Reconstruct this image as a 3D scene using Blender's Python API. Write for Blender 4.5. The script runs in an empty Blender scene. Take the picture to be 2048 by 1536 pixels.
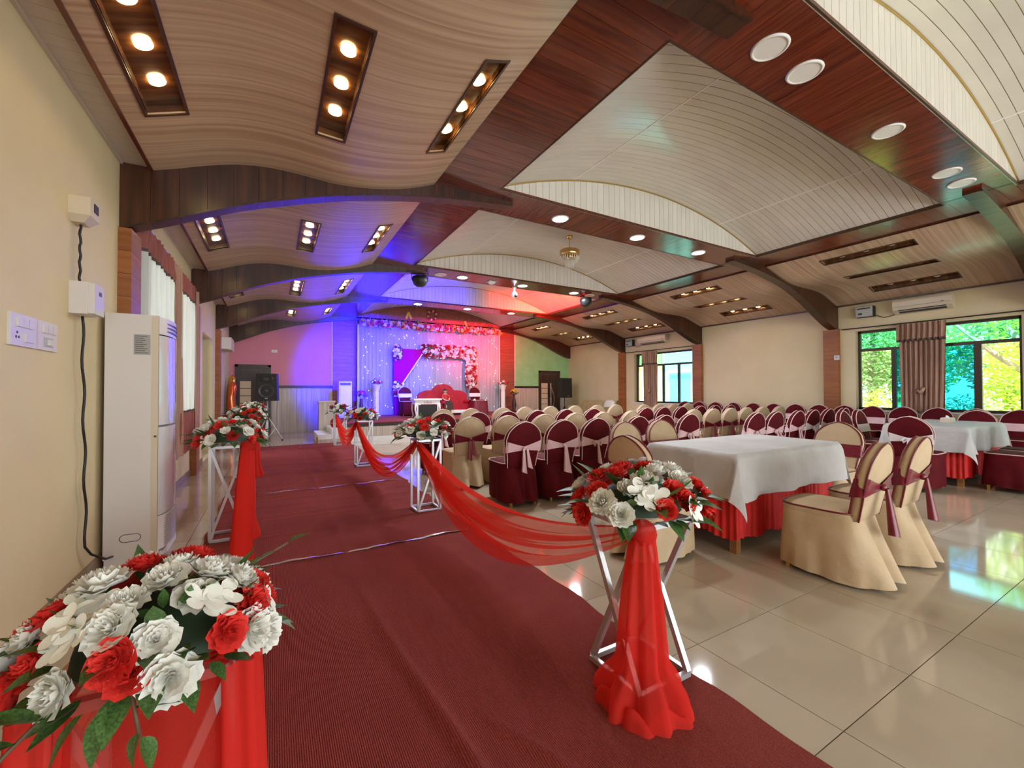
import bpy, math, random
import numpy as np
from mathutils import Matrix, Vector

# ------------------------------------------------------------------ camera, world, sun, exposure
SC = bpy.context.scene
COL = SC.collection
CAMH = 1.28
_y, _p, _r = math.radians(29.6238), math.radians(0.7949), math.radians(-0.1612)
_F = Vector((math.sin(_y) * math.cos(_p), math.cos(_y) * math.cos(_p), math.sin(_p)))
_R = Vector((math.cos(_y), -math.sin(_y), 0))
_U = _R.cross(_F)
_R2 = _R * math.cos(_r) + _U * math.sin(_r)
_U2 = -_R * math.sin(_r) + _U * math.cos(_r)
cam = bpy.data.cameras.new('camera')
cam.sensor_fit = 'HORIZONTAL'; cam.sensor_width = 36.0
cam.lens = 36.0 * 839.0927 / 2048.0
cam.clip_start = 0.02; cam.clip_end = 300
camo = bpy.data.objects.new('camera', cam); COL.objects.link(camo)
M = Matrix((_R2, _U2, -_F)).transposed().to_4x4()
M.translation = (0, 0, CAMH)
camo.matrix_world = M
SC.camera = camo

SC.view_settings.view_transform = 'Standard'
SC.view_settings.look = 'None'
SC.view_settings.gamma = 1.0
SC.view_settings.use_curve_mapping = False
SC.view_settings.exposure = 0.40

W = bpy.data.worlds.new('sky'); SC.world = W; W.use_nodes = True
_bg = W.node_tree.nodes['Background']
_bg.inputs[0].default_value = (0.86, 0.94, 1.0, 1)
_bg.inputs[1].default_value = 5.5

sun = bpy.data.lights.new('sun', 'SUN'); sun.energy = 24.0; sun.angle = 0.02; sun.color = (1, 0.95, 0.82)
suno = bpy.data.objects.new('sun', sun); COL.objects.link(suno)
suno.rotation_euler = Vector((0.25, 0.20, -0.90)).to_track_quat('-Z', 'Y').to_euler()

SC.cycles.max_bounces = 10
SC.cycles.diffuse_bounces = 5
SC.cycles.glossy_bounces = 4
SC.cycles.transparent_max_bounces = 16
SC.cycles.caustics_reflective = False
SC.cycles.caustics_refractive = False
SC.cycles.sample_clamp_indirect = 6.0
SC.cycles.use_denoising = True

def portal(loc, direction, sx, sy):
    l = bpy.data.lights.new('window_portal', 'AREA'); l.shape = 'RECTANGLE'; l.size = sx; l.size_y = sy
    l.cycles.is_portal = True
    o = bpy.data.objects.new('window_portal', l); COL.objects.link(o)
    o.location = loc; o.rotation_euler = Vector(direction).to_track_quat('-Z', 'Y').to_euler()
    return o

# ------------------------------------------------------------------ helpers
PI = math.pi
class MB:
    def __init__(s): s.v = []; s.f = []
    def add(s, v, f):
        o = len(s.v); s.v += [tuple(p) for p in v]; s.f += [tuple(i + o for i in q) for q in f]; return s
    def box(s, a, b):
        x0, y0, z0 = a; x1, y1, z1 = b
        return s.add([(x0,y0,z0),(x1,y0,z0),(x1,y1,z0),(x0,y1,z0),(x0,y0,z1),(x1,y0,z1),(x1,y1,z1),(x0,y1,z1)],
                     [(0,3,2,1),(4,5,6,7),(0,1,5,4),(1,2,6,5),(2,3,7,6),(3,0,4,7)])
    def bar(s, p, q, w, h=None):
        p = Vector(p); q = Vector(q); d = (q - p).normalized(); h = h or w
        up = Vector((0, 0, 1)) if abs(d.z) < 0.95 else Vector((0, 1, 0))
        a = d.cross(up).normalized() * w / 2; b = a.cross(d).normalized() * h / 2
        return s.add([p-a-b, p+a-b, p+a+b, p-a+b, q-a-b, q+a-b, q+a+b, q-a+b],
                     [(0,1,2,3),(7,6,5,4),(0,4,5,1),(1,5,6,2),(2,6,7,3),(3,7,4,0)])
    def tube(s, pts, r, n=8, closed=False, cap=True):
        pts = [Vector(p) for p in pts]; m = len(pts); rs = r if isinstance(r, (list, tuple)) else [r] * m
        V = []; up = Vector((0, 0, 1)); prev = None
        for i, p in enumerate(pts):
            a = pts[(i-1) % m] if (closed or i) else p; b = pts[(i+1) % m] if (closed or i < m-1) else p
            t = (b - a); t = t.normalized() if t.length > 1e-9 else Vector((0,0,1))
            if prev is None:
                u = t.cross(up if abs(t.z) < .95 else Vector((0,1,0))).normalized()
            else:
                u = prev - t * prev.dot(t)
                u = u.normalized() if u.length > 1e-6 else t.orthogonal().normalized()
            prev = u; w = t.cross(u)
            V += [p + (u * math.cos(2*PI*k/n) + w * math.sin(2*PI*k/n)) * rs[i] for k in range(n)]
        Fc = []
        for i in range(m if closed else m-1):
            j = (i+1) % m
            Fc += [(i*n+k, i*n+(k+1)%n, j*n+(k+1)%n, j*n+k) for k in range(n)]
        if cap and not closed: Fc += [tuple(reversed(range(n))), tuple((m-1)*n+k for k in range(n))]
        return s.add(V, Fc)
    def lathe(s, prof, n=20, c=(0,0,0), cap=True):
        V = []; 
        for r, z in prof:
            V += [(c[0]+r*math.cos(2*PI*k/n), c[1]+r*math.sin(2*PI*k/n), c[2]+z) for k in range(n)]
        Fc = []
        for i in range(len(prof)-1):
            Fc += [(i*n+k, i*n+(k+1)%n, (i+1)*n+(k+1)%n, (i+1)*n+k) for k in range(n)]
        if cap: Fc += [tuple(reversed(range(n))), tuple((len(prof)-1)*n+k for k in range(n))]
        return s.add(V, Fc)
    def grid(s, fn, nu, nv, closeu=False):
        V = [fn(i/nu, j/nv) for j in range(nv+1) for i in range(nu + (0 if closeu else 1))]
        c = nu if closeu else nu+1
        Fc = [(j*c+i, j*c+(i+1)%c, (j+1)*c+(i+1)%c, (j+1)*c+i) for j in range(nv) for i in range(nu)]
        return s.add(V, Fc)
    def prism(s, outline, y0, y1):          # outline in x,z ; extruded along y
        n = len(outline)
        V = [(x, y0, z) for x, z in outline] + [(x, y1, z) for x, z in outline]
        Fc = [tuple(range(n)), tuple(reversed(range(n, 2*n)))] + [(i, n+i, n+(i+1)%n, (i+1)%n) for i in range(n)]
        return s.add(V, Fc)
    def ell(s, c, r, nu=12, nv=8):
        c = Vector(c)
        return s.grid(lambda u, v: (c.x + r[0]*math.cos(2*PI*u)*math.sin(PI*v), c.y + r[1]*math.sin(2*PI*u)*math.sin(PI*v), c.z - r[2]*math.cos(PI*v)), nu, nv, True)
    def mesh(s, name, mat=None, smooth=False):
        m = bpy.data.meshes.new(name); m.from_pydata(s.v, [], s.f); 
        if mat: m.materials.append(mat)
        if smooth: m.polygons.foreach_set('use_smooth', [True]*len(m.polygons))
        m.update(); return m
    def build(s, name, mat, parent=None, loc=None, smooth=False):
        return obj(name, s.mesh(name, mat, smooth), parent, loc)

def obj(name, mesh, parent=None, loc=None, rot=None, scale=None):
    o = bpy.data.objects.new(name, mesh); COL.objects.link(o)
    if parent: o.parent = parent
    if loc is not None: o.location = loc
    if rot is not None: o.rotation_euler = rot
    if scale is not None: o.scale = scale if isinstance(scale, (tuple, list)) else (scale,)*3
    return o
def empty(name, loc=(0,0,0), rz=0.0, parent=None):
    o = obj(name, None, parent, loc, (0,0,rz)); o.empty_display_size = .1; return o
def tag(o, label, cat, group=None, kind=None):
    o['label'] = label; o['category'] = cat
    if group: o['group'] = group
    if kind: o['kind'] = kind
    return o
def struct(o): o['kind'] = 'structure'; return o
def copy_tree(o, parent=None):
    c = o.copy(); COL.objects.link(c); c.parent = parent
    for ch in o.children: copy_tree(ch, c)
    return c

ORD = ['first','second','third','fourth','fifth','sixth','seventh','eighth','ninth','tenth','eleventh','twelfth','thirteenth','fourteenth','fifteenth']
# ------------------------------------------------------------------ materials
def new_mat(name):
    m = bpy.data.materials.new(name); m.use_nodes = True
    nt = m.node_tree; return m, nt, nt.nodes['Principled BSDF'], nt.nodes, nt.links
def flat(name, c, rough=.5, metal=0, spec=.5, emit=None, es=0, coat=0, sheen=0):
    m, nt, b, N, L = new_mat(name)
    b.inputs['Base Color'].default_value = (*c, 1); b.inputs['Roughness'].default_value = rough
    b.inputs['Metallic'].default_value = metal; b.inputs['Specular IOR Level'].default_value = spec
    if emit: b.inputs['Emission Color'].default_value = (*emit, 1); b.inputs['Emission Strength'].default_value = es
    if coat: b.inputs['Coat Weight'].default_value = coat; b.inputs['Coat Roughness'].default_value = .05
    if sheen: b.inputs['Sheen Weight'].default_value = sheen
    return m
def tex(name, c1, c2, scale=(1,1,1), rough=.5, spec=.5, detail=4, bump=0, bscale=None, contrast=(.35,.65), rnd=True, metal=0, coords='Object', nscale=1.0, distort=0.0, tint=0.0, bdist=.01):
    """two-tone noise stretched by scale, with an offset per object"""
    m, nt, b, N, L = new_mat(name)
    tc = N.new('ShaderNodeTexCoord'); mp = N.new('ShaderNodeMapping'); mp.inputs['Scale'].default_value = scale
    L.new(tc.outputs[coords], mp.inputs['Vector'])
    if rnd:
        oi = N.new('ShaderNodeObjectInfo'); mu = N.new('ShaderNodeMath'); mu.operation = 'MULTIPLY'; mu.inputs[1].default_value = 37.0
        L.new(oi.outputs['Random'], mu.inputs[0]); L.new(mu.outputs[0], mp.inputs['Location'])
    nz = N.new('ShaderNodeTexNoise'); nz.inputs['Scale'].default_value = nscale; nz.inputs['Detail'].default_value = detail; nz.inputs['Distortion'].default_value = distort
    L.new(mp.outputs[0], nz.inputs['Vector'])
    cr = N.new('ShaderNodeValToRGB'); cr.color_ramp.elements[0].position = contrast[0]; cr.color_ramp.elements[1].position = contrast[1]
    cr.color_ramp.elements[0].color = (*c1, 1); cr.color_ramp.elements[1].color = (*c2, 1)
    L.new(nz.outputs[0], cr.inputs[0])
    src = cr.outputs[0]
    if tint and rnd:
        hv = N.new('ShaderNodeHueSaturation'); mr = N.new('ShaderNodeMapRange')
        mr.inputs[3].default_value = 1 - tint; mr.inputs[4].default_value = 1 + tint
        L.new(oi.outputs['Random'], mr.inputs[0]); L.new(mr.outputs[0], hv.inputs['Value']); L.new(src, hv.inputs['Color']); src = hv.outputs[0]
    L.new(src, b.inputs['Base Color'])
    b.inputs['Roughness'].default_value = rough; b.inputs['Specular IOR Level'].default_value = spec; b.inputs['Metallic'].default_value = metal
    if bump:
        bp = N.new('ShaderNodeBump'); bp.inputs['Strength'].default_value = bump; bp.inputs['Distance'].default_value = bdist
        if bscale:
            n2 = N.new('ShaderNodeTexNoise'); n2.inputs['Scale'].default_value = bscale; n2.inputs['Detail'].default_value = 3
            L.new(tc.outputs[coords], n2.inputs['Vector']); L.new(n2.outputs[0], bp.inputs['Height'])
        else: L.new(nz.outputs[0], bp.inputs['Height'])
        L.new(bp.outputs[0], b.inputs['Normal'])
    return m
def sheer(name, c, alpha=.6, trans=.5):
    m, nt, b, N, L = new_mat(name); N.remove(b); out = N['Material Output']
    d = N.new('ShaderNodeBsdfDiffuse'); d.inputs[0].default_value = (*c, 1)
    t = N.new('ShaderNodeBsdfTranslucent'); t.inputs[0].default_value = (*c, 1)
    mx = N.new('ShaderNodeMixShader'); mx.inputs[0].default_value = trans
    L.new(d.outputs[0], mx.inputs[1]); L.new(t.outputs[0], mx.inputs[2])
    tr = N.new('ShaderNodeBsdfTransparent'); tr.inputs[0].default_value = (1, .72, .68, 1) if c[0] > 3*c[1] else (1,1,1,1)
    m2 = N.new('ShaderNodeMixShader'); m2.inputs[0].default_value = alpha
    L.new(tr.outputs[0], m2.inputs[1]); L.new(mx.outputs[0], m2.inputs[2]); L.new(m2.outputs[0], out.inputs[0])
    return m
def glass(name, c, refl=.08):
    m, nt, b, N, L = new_mat(name); N.remove(b); out = N['Material Output']
    tr = N.new('ShaderNodeBsdfTransparent'); tr.inputs[0].default_value = (*c, 1)
    g = N.new('ShaderNodeBsdfGlossy'); g.inputs['Roughness'].default_value = .02
    fr = N.new('ShaderNodeFresnel'); fr.inputs[0].default_value = 1.45
    m2 = N.new('ShaderNodeMixShader'); L.new(fr.outputs[0], m2.inputs[0]); L.new(tr.outputs[0], m2.inputs[1]); L.new(g.outputs[0], m2.inputs[2]); L.new(m2.outputs[0], out.inputs[0])
    return m

WALL = tex('cream_wall_paint', (.64,.53,.32), (.69,.58,.36), (1.3,1.3,1.3), .55, .3, bump=.05, bscale=60, rnd=False)
PINK = tex('pink_wall_paint', (.62,.22,.30), (.66,.25,.34), (1,1,1), .5, .3, rnd=False)
GREEN = tex('green_wall_paint', (.24,.55,.24), (.28,.62,.29), (3,3,3), .5, .3, rnd=False)
WHITE = flat('white_paint', (.78,.77,.74), .4)
TILE = tex('beige_polished_tile', (.40,.325,.235), (.47,.39,.29), (1.4,1.4,1.4), .06, .55, detail=8, tint=.03)
GROUT = flat('tile_grout', (.16,.12,.085), .8)
BASE = tex('brown_baseboard_tile', (.20,.13,.085), (.26,.18,.12), (2,2,2), .25)
MAHOG = tex('mahogany_board_x', (.085,.012,.005), (.21,.042,.015), (1.6,22,6), .17, .5, detail=6, contrast=(.3,.72), tint=.16, distort=.6)
MAHOGY = tex('mahogany_board_y', (.085,.012,.005), (.21,.042,.015), (22,1.6,6), .17, .5, detail=6, contrast=(.3,.72), tint=.16, distort=.6)
DARKW = tex('dark_arch_board', (.030,.009,.004), (.070,.022,.009), (22,2,1.5), .28, .5, detail=5, tint=.15)
PILW = tex('teak_pillar_board', (.24,.072,.014), (.34,.115,.026), (2,2,26), .45, .5, detail=5, tint=.1)
JOINTB = flat('dark_joint', (.03,.008,.004), .6)
WAVE = tex('striped_light_wood_panel', (.39,.245,.155), (.60,.435,.295), (.30,24,.8), .30, .45, detail=6, contrast=(.34,.64), distort=.12)
VAULT = tex('white_pvc_plank', (.62,.58,.51), (.67,.63,.56), (2,2,2), .16, .5, tint=.03)
STRIPW = flat('soffit_plank', (.52,.45,.38), .35)
GOLDJ = flat('gold_joint', (.42,.27,.07), .3, .6)
WHITEP = flat('white_joint_strip', (.74,.71,.66), .35)
RECW = tex('recess_wood', (.07,.025,.008), (.16,.065,.02), (3,18,3), .22, .5)
RIMW = flat('recess_rim', (.06,.028,.013), .3)
LAMPW = flat('warm_lamp', (1,.85,.5), .5, emit=(1,.72,.32), es=28)
LAMPC = flat('cool_lamp', (1,1,1), .5, emit=(.86,.93,1), es=30)
LAMPOFF = flat('unlit_lamp_disc', (.78,.76,.72), .35)
def carpet_mat():
    m, nt, b, N, L = new_mat('red_ribbed_carpet')
    tc = N.new('ShaderNodeTexCoord')
    n1 = N.new('ShaderNodeTexNoise'); n1.inputs['Scale'].default_value = 2.2; n1.inputs['Detail'].default_value = 6
    n2 = N.new('ShaderNodeTexNoise'); n2.inputs['Scale'].default_value = 170; n2.inputs['Detail'].default_value = 2
    L.new(tc.outputs['Object'], n1.inputs['Vector']); L.new(tc.outputs['Object'], n2.inputs['Vector'])
    mx = N.new('ShaderNodeMix'); mx.data_type = 'RGBA'; mx.inputs[6].default_value = (.245,.034,.027,1); mx.inputs[7].default_value = (.34,.064,.052,1)
    L.new(n1.outputs[0], mx.inputs[0])
    m2 = N.new('ShaderNodeMix'); m2.data_type = 'RGBA'; m2.blend_type = 'MULTIPLY'; m2.inputs[0].default_value = .7
    cr = N.new('ShaderNodeValToRGB'); cr.color_ramp.elements[0].position = .3; cr.color_ramp.elements[0].color = (.5,.5,.5,1); cr.color_ramp.elements[1].position = .7; cr.color_ramp.elements[1].color = (1.25,1.2,1.2,1)
    L.new(n2.outputs[0], cr.inputs[0]); L.new(mx.outputs[2], m2.inputs[6]); L.new(cr.outputs[0], m2.inputs[7]); L.new(m2.outputs[2], b.inputs['Base Color'])
    wv = N.new('ShaderNodeTexWave'); wv.bands_direction = 'X'; wv.inputs['Scale'].default_value = 42; wv.inputs['Distortion'].default_value = .6
    L.new(tc.outputs['Object'], wv.inputs['Vector'])
    bp = N.new('ShaderNodeBump'); bp.inputs['Strength'].default_value = .8; bp.inputs['Distance'].default_value = .005
    ad = N.new('ShaderNodeMath'); L.new(wv.outputs[1], ad.inputs[0]); L.new(n2.outputs[0], ad.inputs[1]); L.new(ad.outputs[0], bp.inputs['Height']); L.new(bp.outputs[0], b.inputs['Normal'])
    b.inputs['Roughness'].default_value = .95; b.inputs['Specular IOR Level'].default_value = .1
    b.inputs['Sheen Weight'].default_value = .05; b.inputs['Sheen Tint'].default_value = (1,.6,.6,1)
    return m
CARPET = carpet_mat()
TAPE = flat('silver_tape', (.55,.45,.42), .25, .5)
MAROON = tex('maroon_cover_cloth', (.078,.0022,.0055), (.105,.0035,.0075), (5,5,5), .75, .15, bump=.5, bscale=9, bdist=.02)
CREAM = tex('cream_cover_cloth', (.47,.34,.205), (.53,.395,.25), (5,5,5), .7, .2, bump=.5, bscale=9, bdist=.02)
PINKS = tex('pink_sash_satin', (.66,.42,.44), (.74,.50,.52), (9,9,9), .4, .4)
WHITES = flat('white_sash_satin', (.72,.66,.68), .4)
MARS = tex('maroon_sash_satin', (.13,.004,.014), (.19,.008,.022), (9,9,9), .32, .5)
PIPEP = flat('pale_piping', (.74,.55,.50), .5)
PIPEC = flat('cream_piping', (.66,.52,.40), .5)
GOLDM = flat('gold_leg', (.62,.40,.12), .3, .9)
BROWNLEG = flat('brown_leg', (.10,.03,.02), .35)
CLOTH = tex('grey_white_tablecloth', (.45,.43,.42), (.52,.50,.49), (3,3,3), .6, .3, bump=.9, bscale=6, bdist=.03)
REDSK = tex('red_table_skirt', (.50,.012,.010), (.62,.020,.015), (6,6,6), .5, .3)
TABLEW = tex('table_wood', (.22,.09,.03), (.32,.14,.05), (3,3,20), .35)
SHEER = sheer('red_sheer_fabric', (.86,.070,.05), .44, .45)
SHEERD = sheer('red_gathered_fabric', (.80,.050,.038), .72, .40)
SILVER = flat('silver_painted_steel', (.55,.55,.56), .35, .6)
PETW = tex('white_petal', (.76,.74,.66), (.86,.85,.79), (30,30,30), .6, .2)
PETR = tex('red_petal', (.62,.022,.018), (.80,.055,.04), (30,30,30), .55, .25)
PETD = tex('deep_red_petal', (.34,.012,.012), (.45,.022,.02), (30,30,30), .55, .25)
PETY = flat('yellow_petal', (.80,.55,.05), .6)
PETM = flat('magenta_petal', (.55,.03,.14), .6)
LEAF = tex('green_leaf', (.028,.075,.018), (.09,.19,.045), (18,18,18), .4, .45)
LEAFD = flat('dark_leaf_mass', (.018,.045,.016), .6)
STEM = flat('brown_stem', (.12,.07,.035), .6)
PLASTW = flat('white_plastic', (.66,.62,.59), .3)
PLASTC = flat('cream_plastic', (.62,.53,.39), .4)
PLASTG = flat('grey_plastic', (.42,.43,.42), .4)
BLACK = flat('black_plastic', (.010,.010,.010), .5)
BLACKM = flat('black_cabinet', (.018,.018,.018), .55)
GREYD = flat('dark_grey', (.06,.06,.06), .4)
CHROME = flat('chrome', (.7,.7,.7), .15, 1)
ALU = flat('brown_aluminium', (.055,.035,.022), .35, .3)
GCLEAR = glass('clear_glass', (.96,.98,.97))
GTEAL = glass('teal_glass', (.12,.50,.74))
GTEALL = glass('pale_teal_glass', (.50,.88,.90))
DOORD = tex('dark_door_wood', (.030,.016,.010), (.055,.030,.018), (16,16,1.5), .35)
DOORC = flat('cream_door_panel', (.62,.50,.33), .4)
WAIN = tex('pale_wainscot_board', (.40,.345,.27), (.58,.52,.43), (22,22,.8), .4, .4, contrast=(.3,.7))
RAILD = flat('dark_rail', (.035,.020,.018), .35)
BRICKB = tex('brown_stage_panel', (.22,.06,.035), (.30,.09,.055), (3,3,26), .4, detail=5, tint=.1)
CURTW = tex('white_stage_drape', (.36,.35,.39), (.43,.42,.46), (6,6,1), .7, .2)
CURTB = tex('brown_curtain', (.32,.185,.125), (.42,.25,.175), (6,6,1.2), .6, .3)
CURTD = flat('dark_trim_band', (.07,.04,.035), .6)
SHEERW = sheer('white_net_curtain', (.66,.67,.64), .985, .22)
CURTR = tex('wine_curtain_band', (.24,.065,.055), (.30,.09,.07), (6,6,2), .6, .3)
SOFAR = tex('red_tufted_velvet', (.33,.008,.02), (.43,.014,.03), (6,6,6), .5, .3)
SOFAC = tex('mustard_sofa_cloth', (.42,.31,.15), (.50,.38,.20), (6,6,6), .75, .2)
MAGENTA = flat('magenta_board', (.36,.003,.085), .85, spec=.1)
SKIN = flat('skin', (.55,.32,.22), .5)
HAIR = flat('black_hair', (.015,.012,.010), .5)
DRESS = tex('red_dress', (.42,.012,.014), (.52,.02,.02), (8,8,8), .6)
DARKC = flat('dark_cloth', (.05,.025,.02), .8)
FAIRY = flat('fairy_bulb', (1,1,1), .5, emit=(1,.92,.85), es=3)
WIRE = flat('clear_wire', (.6,.6,.62), .5)
CRYS = flat('crystal', (.85,.82,.72), .08, 0, .8)
GOLDC = flat('gold_metal', (.75,.52,.22), .22, 1)
FOILG = flat('gold_foil', (.80,.45,.08), .18, .9)
FOILR = flat('orange_red_foil', (.75,.16,.05), .2, .85)
TRUNK = tex('tree_bark', (.20,.16,.12), (.32,.27,.21), (3,3,1), .9)
FOL1 = sheer('sunlit_foliage', (.40,.56,.07), .999, .5)
FOL2 = sheer('deep_foliage', (.22,.38,.15), .999, .5)
BLDG = flat('pale_building_wall', (.72,.75,.68), .8)
BLDGY = flat('yellow_building_wall', (.75,.60,.22), .8)
GROUND = flat('outside_ground', (.35,.33,.26), .9)

# ------------------------------------------------------------------ hall dimensions
WL, WR = -1.092, 10.918
YE = 14.35; YB = -4.6
B1, B2, B3, B4 = 1.561, 2.293, 7.42, 8.109
TL, TR = 2.578, 7.113
ZB = 3.615; ZTOP = 4.5
FR = [-1.5, 1.50, 4.506, 7.919, 11.0, 14.189]
TH = .162
def cm_interp(xs, zs):
    xs = np.array(xs); zs = np.array(zs); m = np.gradient(zs, xs)
    def f(x):
        x = min(max(x, xs[0]), xs[-1]); i = min(int(np.searchsorted(xs, x, 'right')) - 1, len(xs) - 2)
        h = xs[i+1] - xs[i]; t = (x - xs[i]) / h
        return float((2*t**3-3*t**2+1)*zs[i] + (t**3-2*t**2+t)*h*m[i] + (-2*t**3+3*t**2)*zs[i+1] + (t**3-t**2)*h*m[i+1])
    return f
waveL = cm_interp([-.88,-.769,-.664,-.555,-.443,-.327,-.208,-.05,.133,.38,.55,.70,.85,1.06,1.28,1.561],
                  [3.123,3.16,3.2,3.243,3.282,3.317,3.343,3.362,3.367,3.354,3.35,3.36,3.379,3.42,3.481,3.592])
waveR = cm_interp([8.109,8.447,8.721,9.005,9.3,9.604,9.92,10.1,10.246,10.5,10.738,10.86],
                  [3.592,3.494,3.423,3.376,3.358,3.354,3.345,3.327,3.297,3.22,3.143,3.105])
botL = cm_interp([-1.1,-.818,-.607,-.383,-.116,.1,.3,.52,.669,.849,1.395,2.012,2.578],
                 [2.595,2.712,2.812,2.914,3.022,3.095,3.162,3.228,3.268,3.312,3.42,3.51,3.572])
botR = cm_interp([7.1,7.7,8.312,8.861,9.296,9.752,10.233,10.776,10.92],
                 [3.572,3.52,3.443,3.338,3.21,3.03,2.815,2.62,2.595])
ARC_C = (B2 + B3) / 2
def vz(x):           # barrel vault profile
    c = (B3 - B2) / 2; s = .50; R = (c*c + s*s) / (2*s)
    return 3.655 + math.sqrt(max(R*R - (x-ARC_C)**2, 0)) - (R - s)

# ------------------------------------------------------------------ structure: floor
fl = struct(MB().box((WL-.2, YB-.2, -.25), (WR+.2, YE+.2, -.006)).build('floor', GROUT))
TS = .62
tm = MB().box((0,0,-.005),(TS-.004,TS-.004,0)).mesh('tile', TILE)
cells = []
for i in range(-5, 15):
    for j in range(-9, 23):
        x0 = 1.86 + i*TS; y0 = .77 + j*TS
        cx, cy = x0+TS/2, y0+TS/2
        if cx < WL-.2 or cx > WR+.2 or cy > YE+.2 or cy < YB: continue
        hidden = (-.45 < x0 and x0+TS < 1.6 and cy < 10.8) or cy < .3 or (cx > 1.6 and cx < 8.2 and y0 > 11.1)
        cells.append((hidden, math.hypot(cx, cy), x0, y0))
cells.sort()
rest = MB()
for k, (h, d, x0, y0) in enumerate(cells):
    if k < 298: obj('tile', tm, fl, (x0, y0, 0))
    else: rest.box((x0,y0,-.005),(x0+TS-.004,y0+TS-.004,0))
ro = rest.build('tile_field', TILE, fl); ro['kind'] = 'stuff'

# ------------------------------------------------------------------ structure: walls with window openings
def wall_x(name, xin, xout, openings, mat):
    """wall along Y between xin (room face) and xout, with openings (y0,y1,z0,z1)"""
    m = MB(); a, b = min(xin,xout), max(xin,xout)
    ys = YB
    for (y0,y1,z0,z1) in sorted(openings):
        m.box((a,ys,-.05),(b,y0,ZTOP)); m.box((a,y0,-.05),(b,y1,z0)) if z0 > 0 else None
        m.box((a,y0,z1),(b,y1,ZTOP)); ys = y1
    m.box((a,ys,-.05),(b,YE+.2,ZTOP))
    return struct(m.build(name, mat))
WIN_R = [(-1.0,1.1,.85,2.52),(1.88,4.20,.84,2.52),(8.26,10.60,.84,2.50)]
WIN_L = [(5.0,7.75,.75,2.72),(9.12,10.45,.02,2.33)]
wall_r = wall_x('wall_right', WR, WR+.24, WIN_R, WALL)
wall_l = wall_x('wall_left', WL, WL-.24, WIN_L, WALL)
wb = MB()
wb.box((WL,YB-.2,-.05),(-.6,YB,ZTOP)); wb.box((10.4,YB-.2,-.05),(WR,YB,ZTOP)); wb.box((-.6,YB-.2,2.7),(10.4,YB,ZTOP))
struct(wb.build('wall_back', WALL))
for (y0,y1,z0,z1) in WIN_R: portal((WR+.26,(y0+y1)/2,(z0+z1)/2), (-1,0,0), y1-y0, z1-z0)
for (y0,y1,z0,z1) in WIN_L: portal((WL-.26,(y0+y1)/2,(z0+z1)/2), (1,0,0), y1-y0, z1-z0)
portal((4.9,YB-.22,1.35), (0,1,0), 11.0, 2.7)

we = struct(MB().box((WL-.24,YE,-.05),(WR+.24,YE+.2,ZTOP)).build('wall_end', WALL))
def part(name, mat, parent, a, b): return MB().box(a, b).build(name, mat, parent)
part('pink_panel', PINK, we, (WL,YE-.012,1.43),(1.62,YE,3.62))
part('green_panel', GREEN, we, (8.27,YE-.012,1.43),(WR,YE,3.62))
part('dado_rail', RAILD, we, (-.05,YE-.035,1.35),(1.62,YE,1.43))
part('dado_rail', RAILD, we, (8.27,YE-.035,1.35),(9.40,YE,1.43))
part('panel_edge', WHITEP, we, (1.595,YE-.03,1.43),(1.62,YE,3.62))
part('panel_edge', WHITEP, we, (8.27,YE-.03,1.43),(8.295,YE,3.62))
wbm = MB().box((0,-.02,0),(.128,0,1.35)).mesh('wainscot_board', WAIN)
for x0, x1 in ((-.04,1.62),(8.27,9.38),(10.46,WR)):
    n = max(1, int((x1-x0)/.132))
    for k in range(n): obj('wainscot_board', wbm, we, (x0+k*.132, YE, 0))
part('wainscot_edge', RAILD, we, (WL,YE-.02,0),(-.97,YE,.1))
bbm = MB().box((0,-.03,0),(.69,0,.117)).mesh('stage_wall_board', BRICKB)
for x0 in (1.63, 7.55):
    for k in range(29): obj('stage_wall_board', bbm, we, (x0, YE, .46+k*.12 if x0 < 3 else k*.12+.2))
# baseboards
b = struct(part('baseboard_left', BASE, None, (WL,YB,0),(WL+.015,5.0,.10)))
part('baseboard_piece', BASE, b, (WL,5.0,0),(WL+.015,9.12,.10)); part('baseboard_piece', BASE, b, (WL,10.45,0),(WL+.015,YE,.10))
struct(part('baseboard_right', BASE, None, (WR-.015,YB,0),(WR,YE,.10)))

# ------------------------------------------------------------------ structure: ceiling
ceil = struct(MB().box((WL-.24,YB-.2,ZTOP),(WR+.24,YE+.2,ZTOP+.2)).build('ceiling', WHITE))
rb = MB().box((WL,YB,3.64),(B1,FR[0],3.70)).box((B4,YB,3.64),(WR,FR[0],3.70)).box((B2,YB,3.9),(B3,FR[0],3.95))
rb.build('rear_ceiling_sheet', VAULT, ceil)
# long beams
bw = .14
for n, (xa, xb) in enumerate(((B1,B2),(B3,B4))):
    t = struct(MB().box((xa+.003,YB,ZB+.012),(xb-.003,YE,4.1)).build('trim_%d' % (n+1), JOINTB))
    bm = MB().box((xa,0,ZB),(xb,bw-.003,ZB+.03)).mesh('board', MAHOG)
    for k in range(int((YE-FR[0])/bw)+1): obj('board', bm, t, (0, min(FR[0]+k*bw, YE-bw), 0))
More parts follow.
